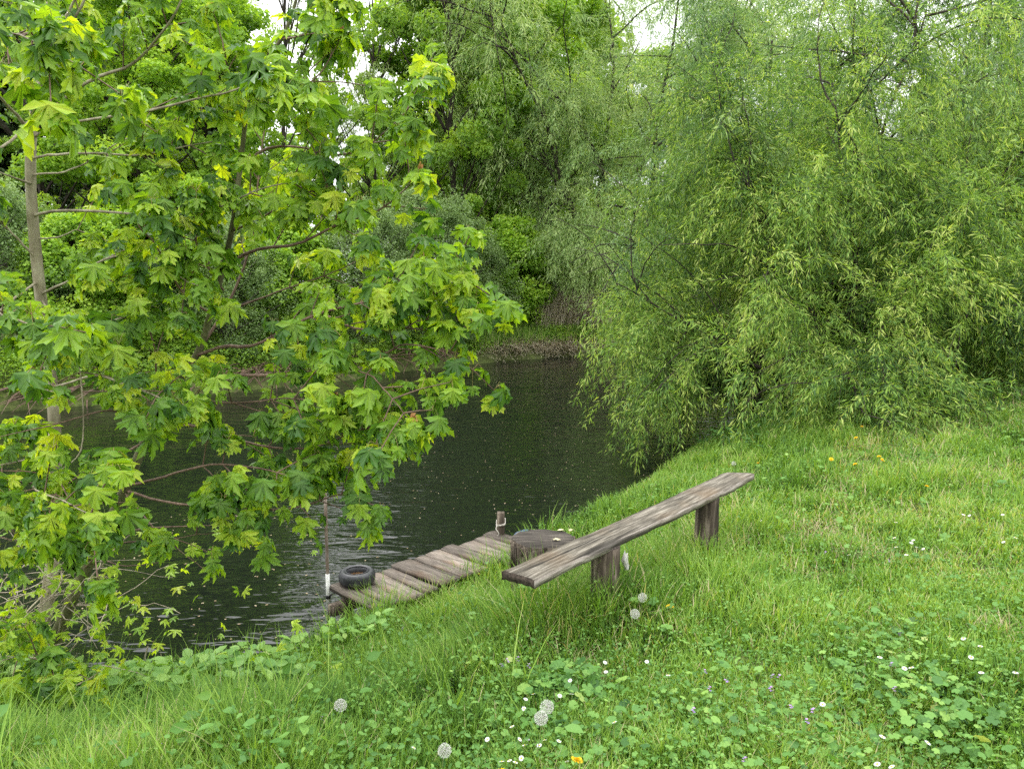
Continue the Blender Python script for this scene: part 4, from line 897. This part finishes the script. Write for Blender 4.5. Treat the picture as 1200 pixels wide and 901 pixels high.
# post with rope at the far end
pb = at_z(587, 628, .28); root = empty('mooring_post', (pb[0], pb[1], -.3), 'short dark wooden post with a white cord at the end of the dock', 'post')
mb = MB(); hpost = .28 + .235; w = .035; V = []
for z in np.linspace(-.3, hpost, 8): V += [(pb[0] + sx * w * R.uniform(.9, 1.05), pb[1] + sy * w * R.uniform(.9, 1.05), z) for sx, sy in ((-1, -1), (1, -1), (1, 1), (-1, 1))]
F_ = [(k_ * 4 + j_, k_ * 4 + (j_ + 1) % 4, k_ * 4 + 4 + (j_ + 1) % 4, k_ * 4 + 4 + j_) for k_ in range(7) for j_ in range(4)] + [(28, 29, 30, 31)]
mb.add(V, [F_]); part(mb, 'shaft', M['log'], root)
mb = MB()
t_ = np.linspace(0, 2.3 * 6.283, 60); tube(mb, np.stack([pb[0] + np.clip(np.cos(t_) * 1.5, -1, 1) * .041, pb[1] + np.clip(np.sin(t_) * 1.5, -1, 1) * .041, .28 + .13 + .02 * np.sin(t_ + .5) + .006 * t_ / 6], 1), .0055, 5)
tube(mb, smoothpath([(pb[0] - .03, pb[1] - .042, .41), (pb[0] - .045, pb[1] - .06, .37), (pb[0] - .02, pb[1] - .06, .33), (pb[0] - .035, pb[1] - .05, .29)], 12), .0055, 5)
part(mb, 'rope', M['rope'], root, True)
# small blue float behind the post
fb = at_z(603, 632, .22); fb = fb + np.array([.06, .12, 0]); mb = MB()
pts = np.array([fb + al * t for t in np.linspace(-.09, .14, 9)]); tube(mb, pts, .045 * np.sqrt(np.clip(1 - np.linspace(-1, 1, 9) ** 4, .15, 1)), 12, cap=True)
tag(mb.build('float', M['blue_plastic'], smooth=True), 'dull blue float lying between the post and the stump', 'float')
# ------------------------------------------------------------------ tyre
tc_ = at_z(418.5, 676, DZ + .05); tc_[2] = DZ + .006
tyre = empty('tyre', tc_, 'small black rubber tyre lying flat on the dock with brown water inside', 'tyre')
mb = MB(); ro, ri, ht = .145, .082, .105
prof = [(ri, .02), (ri - .004, .05), (ri, .082), (ri + .012, .098), (ri + .03, ht), (ro - .022, ht - .002), (ro - .006, ht - .014), (ro, ht - .032), (ro, .032), (ro - .006, .014), (ro - .022, .002), (ri + .02, .0), (ri, .02)]
n = 72; V = []
for k in range(n):
    a = k / n * 6.2832; tread = .0 if k % 3 else -.004
    for (r, z) in prof:
        rr_ = r + (tread if r > ro - .01 else 0); V.append((math.cos(a) * rr_, math.sin(a) * rr_, z))
m_ = len(prof); F_ = [(k * m_ + j, ((k + 1) % n) * m_ + j, ((k + 1) % n) * m_ + j + 1, k * m_ + j + 1) for k in range(n) for j in range(m_ - 1)]
mb.add(V, [F_]); mb.build('casing', M['rubber'], tyre, True)
mb = MB(); n = 40; V = [(0, 0, .055)] + [(math.cos(k / n * 6.2832) * (ri + .001), math.sin(k / n * 6.2832) * (ri + .001), .055) for k in range(n)]
mb.add(V, [np.array([(0, q + 1, (q + 1) % n + 1) for q in range(n)])]); mb.build('trapped_water', M['puddle'], tyre)
mb = MB(); t_ = np.linspace(0, 6.2832, 49); tube(mb, np.stack([np.cos(t_) * (ri + .008), np.sin(t_) * (ri + .008), np.full(49, .101)], 1), .004, 6); mb.build('bead', M['rubber'], tyre, True)
# ------------------------------------------------------------------ pole
pb = at_z(385, 712, .12); pt = at_y(381, 578, pb[1] + .02); root = empty('pole', pb, 'thin rusty pole with a white painted foot standing at the near end of the dock', 'pole')
pz = lambda t: pb + (pt - pb) * t
mb = MB(); tube(mb, [pz(-.3), pz(0), pz(.2), pz(.5), pz(.8), pz(1)], [.0125] * 6, 10, cap=True); part(mb, 'shaft', M['rust'], root, True)
mb = MB(); tube(mb, [pz(-.05), pz(.15), pz(.30)], [.0165] * 3, 12, cap=True); part(mb, 'white_sleeve', M['white_paint'], root, True)
mb = MB(); tube(mb, [pz(.085), pz(.115)], [.020, .020], 12, cap=True); tube(mb, [pz(.10), pz(.10) + np.array([.04, .01, .02]), pz(.10) + np.array([.12, .06, .05])], [.006, .005, .004], 5); part(mb, 'tape', M['black_tape'], root, True)

# ------------------------------------------------------------------ flowers
def flower_head(kind):
    mb = MB()
    if kind == 'daisy':
        n = 16
        for q in range(n):
            a = q / n * 6.283; d = np.array([[math.cos(a), math.sin(a), .12]]); scatter(mb, OV_V, OV_F, d * [[.003, .003, 0]], frames(d, UP[None]), np.array([[.007, .0105, .01]]), np.array([R.random()]), 0)
        V = [(0, 0, .004)] + [(math.cos(k / 10 * 6.283) * .0042, math.sin(k / 10 * 6.283) * .0042, .002) for k in range(10)]; mb.add(V, [np.array([(0, q + 1, (q + 1) % 10 + 1) for q in range(10)])], .5, 1)
    elif kind == 'dandelion':
        for lay, (n, L, up) in enumerate(((22, .017, .15), (18, .013, .6), (12, .009, 1.3), (6, .006, 3))):
            for q in range(n):
                a = (q + lay * .4) / n * 6.283; d = np.array([[math.cos(a), math.sin(a), up]]); scatter(mb, OV_V, OV_F, np.array([[0, 0, .001 * lay]]), frames(d, UP[None] + .01), np.array([[.009, L, .01]]), np.array([R.random()]), 0)
    elif kind == 'clock':
        n = 150; g = np.arange(n); ph = np.arccos(1 - 2 * (g + .5) / n); th = g * 2.39996; D = np.stack([np.cos(th) * np.sin(ph), np.sin(th) * np.sin(ph), np.cos(ph)], 1)
        rad = .021
        for q in range(n):
            tube(mb, [D[q] * .004, D[q] * rad], [.0002, .0002], 3, .4, 0)
        for s in range(3):
            dd = nrm(D + .55 * np.cross(D, nrm(np.cross(D, [0.3, .2, 1.])) * math.cos(s * 1.256) + nrm(np.cross(D, np.cross(D, [0.3, .2, 1.]))) * math.sin(s * 1.256) * 1.0))
            scatter(mb, WIL_V * [1.2, 1, 0], WIL_F, D * rad * (.86 + .1 * R.random((n, 1))), frames(nrm(dd + R.normal(0, .45, (n, 3))), rand_unit(n)), np.full(n, .0062), np.full(n, .6), 0)
        a = np.linspace(0, 6.28, 8, endpoint=False); V = [(0, 0, .004)] + [(math.cos(t) * .004, math.sin(t) * .004, 0) for t in a] + [(0, 0, -.005)]
        mb.add(V, [np.array([(0, q + 1, (q + 1) % 8 + 1) for q in range(8)] + [(9, (q + 1) % 8 + 1, q + 1) for q in range(8)])], .2, 1)
    elif kind == 'violet':
        for lay in range(3):
            for q in range(4):
                a = q / 4 * 6.283 + lay; d = np.array([[math.cos(a), math.sin(a), .3]]); scatter(mb, OV_V, OV_F, np.array([[math.cos(lay * 2) * .005, math.sin(lay * 2) * .005, -.008 * lay]]), frames(d, UP[None]), np.array([[.009, .009, .01]]), np.array([R.random()]), 0)
    return mb
heads = {}
for kd, mats in (('daisy', [M['petal'], M['yellow']]), ('dandelion', [M['yellow']]), ('clock', [M['fluff'], M['stem']]), ('violet', [M['violet']])):
    o = flower_head(kd).build('flower_head', mats); heads[kd] = o.data; bpy.data.objects.remove(o)
def stem_mesh(L):
    mb = MB(); tube(mb, smoothpath([(0, 0, -L), (.004, .003, -L * .6), (.003, 0, -.0)], 7), .0013, 5, R.random()); o = mb.build('stem', M['stem'], None, True); me = o.data; bpy.data.objects.remove(o); return me
stems = {L: stem_mesh(L) for L in (.06, .12, .22)}
def flower(kind, px, py, hs, name, label, cat, group, sc=1.0, Ls=.12):
    c = at_ground(px, py, hs); tilt = (R.normal(-.35, .2) if kind in ('daisy', 'dandelion') else R.normal(0, .15), R.normal(0, .2), R.uniform(0, 6))
    root = empty(name, (c[0], c[1], c[2] - hs), label, cat, group)
    h = bpy.data.objects.new('flower_head', heads[kind]); COL.objects.link(h); h.parent = root; h.location = (0, 0, hs); h.rotation_euler = tilt; h.scale = (sc,) * 3
    s_ = bpy.data.objects.new('stem', stems[Ls]); COL.objects.link(s_); s_.parent = root; s_.location = (0, 0, hs - .002); s_.rotation_euler = (R.normal(0, .1), R.normal(0, .1), R.uniform(0, 6)); s_.scale = (1, 1, (hs + .02) / Ls)
for px, py, hs, lab in [(641, 828, .27, 'upper of two white dandelion clocks side by side in the front grass'), (634, 841, .25, 'lower of two white dandelion clocks side by side in the front grass'), (521, 879, .14, 'white dandelion clock low in the front grass, left of the pair'), (399, 826, .18, 'white dandelion clock alone in the grass below the tyre'), (753, 700, .17, 'white dandelion clock in the grass just below the near bench leg'), (744, 719, .14, 'ragged half blown dandelion clock below the bench'), (860, 543, .15, 'small distant dandelion clock just behind the far end of the bench')]:
    flower('clock', px, py, hs, 'dandelion_clock', lab, 'dandelion clock', 'dandelion clocks in the grass', 1.0, .22)
for px, py, lab in [(561, 673, 'yellow dandelion in the grass left of the bench end'), (785, 711, 'yellow dandelion in the lawn below the bench'), (676, 890, 'large yellow dandelion at the bottom of the front lawn'), (1003, 513, 'yellow dandelion at the back of the lawn, highest of its cluster'), (974, 538, 'yellow dandelion left in the cluster behind the bench'), (1002, 544, 'yellow dandelion in the middle of the cluster on the lawn'), (1034, 539, 'largest yellow dandelion of the back lawn cluster'), (1030, 535, 'yellow dandelion touching the largest one'), (1086, 570, 'yellow dandelion right of the back lawn cluster'), (978, 503, 'small yellow dandelion near the willow edge'), (1010, 500, 'small yellow dandelion close under the willow'), (888, 543, 'yellow dandelion behind the far end of the bench'), (590, 905, 'yellow dandelion at the very front edge')]:
    flower('dandelion', px, py, .12, 'dandelion', lab, 'dandelion', 'yellow dandelions in the lawn', 1.3, .12)
dz = [(1048, 630), (1068, 636), (1082, 643), (1050, 641), (1074, 641), (1070, 633), (1112, 746), (1129, 748), (1149, 757), (1138, 770), (1068, 782), (1060, 783), (1150, 788), (1190, 788), (964, 825), (1034, 863), (1087, 870), (1028, 895), (1045, 898), (1175, 603), (1136, 604), (1176, 635), (1190, 630), (1129, 603), (892, 610), (1050, 612), (1062, 650), (1031, 770), (995, 650)]
dzl = [(548, 743), (547, 747), (709, 776), (710, 787), (758, 775), (783, 791), (625, 813), (616, 819), (614, 830), (600, 851), (609, 866), (618, 866), (615, 873), (638, 867), (655, 868), (673, 866), (485, 876), (588, 892), (604, 893), (611, 888), (597, 891), (720, 846), (664, 892), (670, 813), (668, 797), (656, 815), (571, 866), (632, 873), (200, 893)]
for px, py in dz: flower('daisy', px, py, .11, 'daisy', 'small white daisy in the right side of the lawn', 'daisy', 'daisies in the right side of the lawn', .85, .12)
for px, py in dzl: flower('daisy', px, py, .13, 'daisy', 'small white daisy in the grass near the dandelion clocks', 'daisy', 'daisies in the front grass', .72, .12)
for px, py in [(827, 785), (851, 796), (905, 790), (913, 790), (1048, 805), (1044, 776), (927, 826), (946, 843), (952, 830), (872, 887), (813, 830), (1055, 741), (967, 646), (1042, 656), (832, 805), (903, 805)]: flower('violet', px, py, .13, 'wildflower', 'tiny pink violet wildflower in the front right lawn', 'wildflower', 'pink wildflowers in the right lawn', .75, .12)
for px, py in [(595, 772), (620, 778), (588, 778), (607, 770), (190, 870), (196, 873), (305, 822), (297, 868), (345, 858), (355, 856), (378, 840), (318, 761), (105, 875), (312, 830), (300, 830), (293, 870), (165, 842), (472, 735), (360, 790), (338, 817), (175, 868)]: flower('violet', px, py, .13, 'ground_ivy_flower', 'small blue violet ground ivy flower in the left front grass', 'wildflower', 'blue ground ivy flowers in the front grass', .85, .12)

# ------------------------------------------------------------------ bare sticks and brambles at the foot of the maples
R = np.random.default_rng(77)
mb = MB(); c0 = at_y(50, 730, 4.5)
for k in range(120):
    p = c0 + np.array([R.normal(-.15, .42), R.normal(-.05, .3), R.uniform(-.25, .45)]); d = nrm(R.normal(0, 1, 3) * [1, .8, .7]); L = R.uniform(.2, .75)
    pts = [p]
    for _ in range(8): d = nrm(d + R.normal(0, .22, 3)); pts.append(pts[-1] + d * L / 8)
    tube(mb, np.array(pts), np.linspace(.0042, .0015, 9) * R.uniform(.6, 1.3), 4)
tag(mb.build('dead_twigs', M['dead_twig'], smooth=True), 'tangle of pale dead twigs around the foot of the maples', 'dead twigs', kind='stuff')
P_, D2 = [], []
n = 420; P0 = c0 + np.stack([R.normal(.1, .55, n), R.normal(-.1, .25, n), R.uniform(-.35, .6, n)], 1); D0 = nrm(np.stack([R.normal(0, 1, n), R.normal(-.4, .6, n), R.uniform(-1, .1, n)], 1))
mb = MB(); scatter(mb, MAS_V, MAS_F, P0, frames(D0, nrm(UP + R.normal(0, .5, (n, 3)))), R.uniform(.03, .065, n), R.uniform(.4, 1, n), 0, .03)
tag(mb.build('maple_shoots', M['maple_leaf']), 'small young leaves on shoots around the foot of the maples', 'shoots', kind='stuff')

# ------------------------------------------------------------------ light, sky, camera
w = bpy.data.worlds.new('World'); SC.world = w; w.use_nodes = True; nt = w.node_tree; nt.nodes.clear(); N, L = nt.nodes, nt.links
SUN_E, SUN_AZ = math.radians(58), math.radians(-30)     # azimuth from +Y towards +X
sky = N.new('ShaderNodeTexSky'); sky.sky_type = 'NISHITA'; sky.sun_disc = False; sky.sun_elevation = SUN_E; sky.sun_rotation = SUN_AZ; sky.air_density = 1; sky.dust_density = 2
tcw = N.new('ShaderNodeTexCoord'); nz = N.new('ShaderNodeTexNoise'); nz.inputs['Scale'].default_value = 2.2; nz.inputs['Detail'].default_value = 5; L.new(tcw.outputs['Generated'], nz.inputs['Vector'])
cl = ramp(nt, nz.outputs[0], [(.3, (17.0, 17.4, 18.0)), (.7, (25, 25, 25))])
sx = N.new('ShaderNodeSeparateXYZ'); L.new(tcw.outputs['Generated'], sx.inputs[0])
zr = N.new('ShaderNodeMapRange'); zr.inputs[1].default_value = 0; zr.inputs[2].default_value = 1; zr.inputs[3].default_value = .72; zr.inputs[4].default_value = 1.75; L.new(sx.outputs[2], zr.inputs[0])
vs = N.new('ShaderNodeVectorMath'); vs.operation = 'SCALE'; L.new(cl, vs.inputs[0]); L.new(zr.outputs[0], vs.inputs['Scale']); cl = vs.outputs[0]
mx = N.new('ShaderNodeMix'); mx.data_type = 'RGBA'; mx.inputs[0].default_value = .88; L.new(sky.outputs[0], mx.inputs[6]); L.new(cl, mx.inputs[7])
bg = N.new('ShaderNodeBackground'); bg.inputs['Strength'].default_value = .125; L.new(mx.outputs[2], bg.inputs['Color'])
wo = N.new('ShaderNodeOutputWorld'); L.new(bg.outputs[0], wo.inputs['Surface'])
su = bpy.data.lights.new('sun', 'SUN'); su.energy = 1.5; su.angle = math.radians(14); su.color = (1, .97, .91); so = bpy.data.objects.new('sun', su); COL.objects.link(so)
sd = Vector((math.sin(SUN_AZ) * math.cos(SUN_E), math.cos(SUN_AZ) * math.cos(SUN_E), math.sin(SUN_E))); so.rotation_euler = sd.to_track_quat('Z', 'Y').to_euler()
cam = bpy.data.cameras.new('camera'); co = bpy.data.objects.new('camera', cam); COL.objects.link(co); SC.camera = co
cam.sensor_width = 36; cam.lens = F / 1200 * 36; cam.clip_end = 2000; cam.clip_start = .05
co.location = (0, 0, CAMZ); co.rotation_euler = (math.pi / 2 - TH, 0, 0)
SC.view_settings.view_transform = 'Standard'; SC.view_settings.look = 'None'; SC.view_settings.exposure = 0; SC.view_settings.gamma = 1
SC.render.filter_size = .85; SC.render.engine = 'CYCLES'; cy = SC.cycles; cy.max_bounces = 8; cy.diffuse_bounces = 5; cy.glossy_bounces = 3; cy.transmission_bounces = 4; cy.transparent_max_bounces = 4
cy.use_denoising = False; cy.caustics_reflective = False; cy.caustics_refractive = False
print('faces', sum(len(m.polygons) for m in bpy.data.meshes))
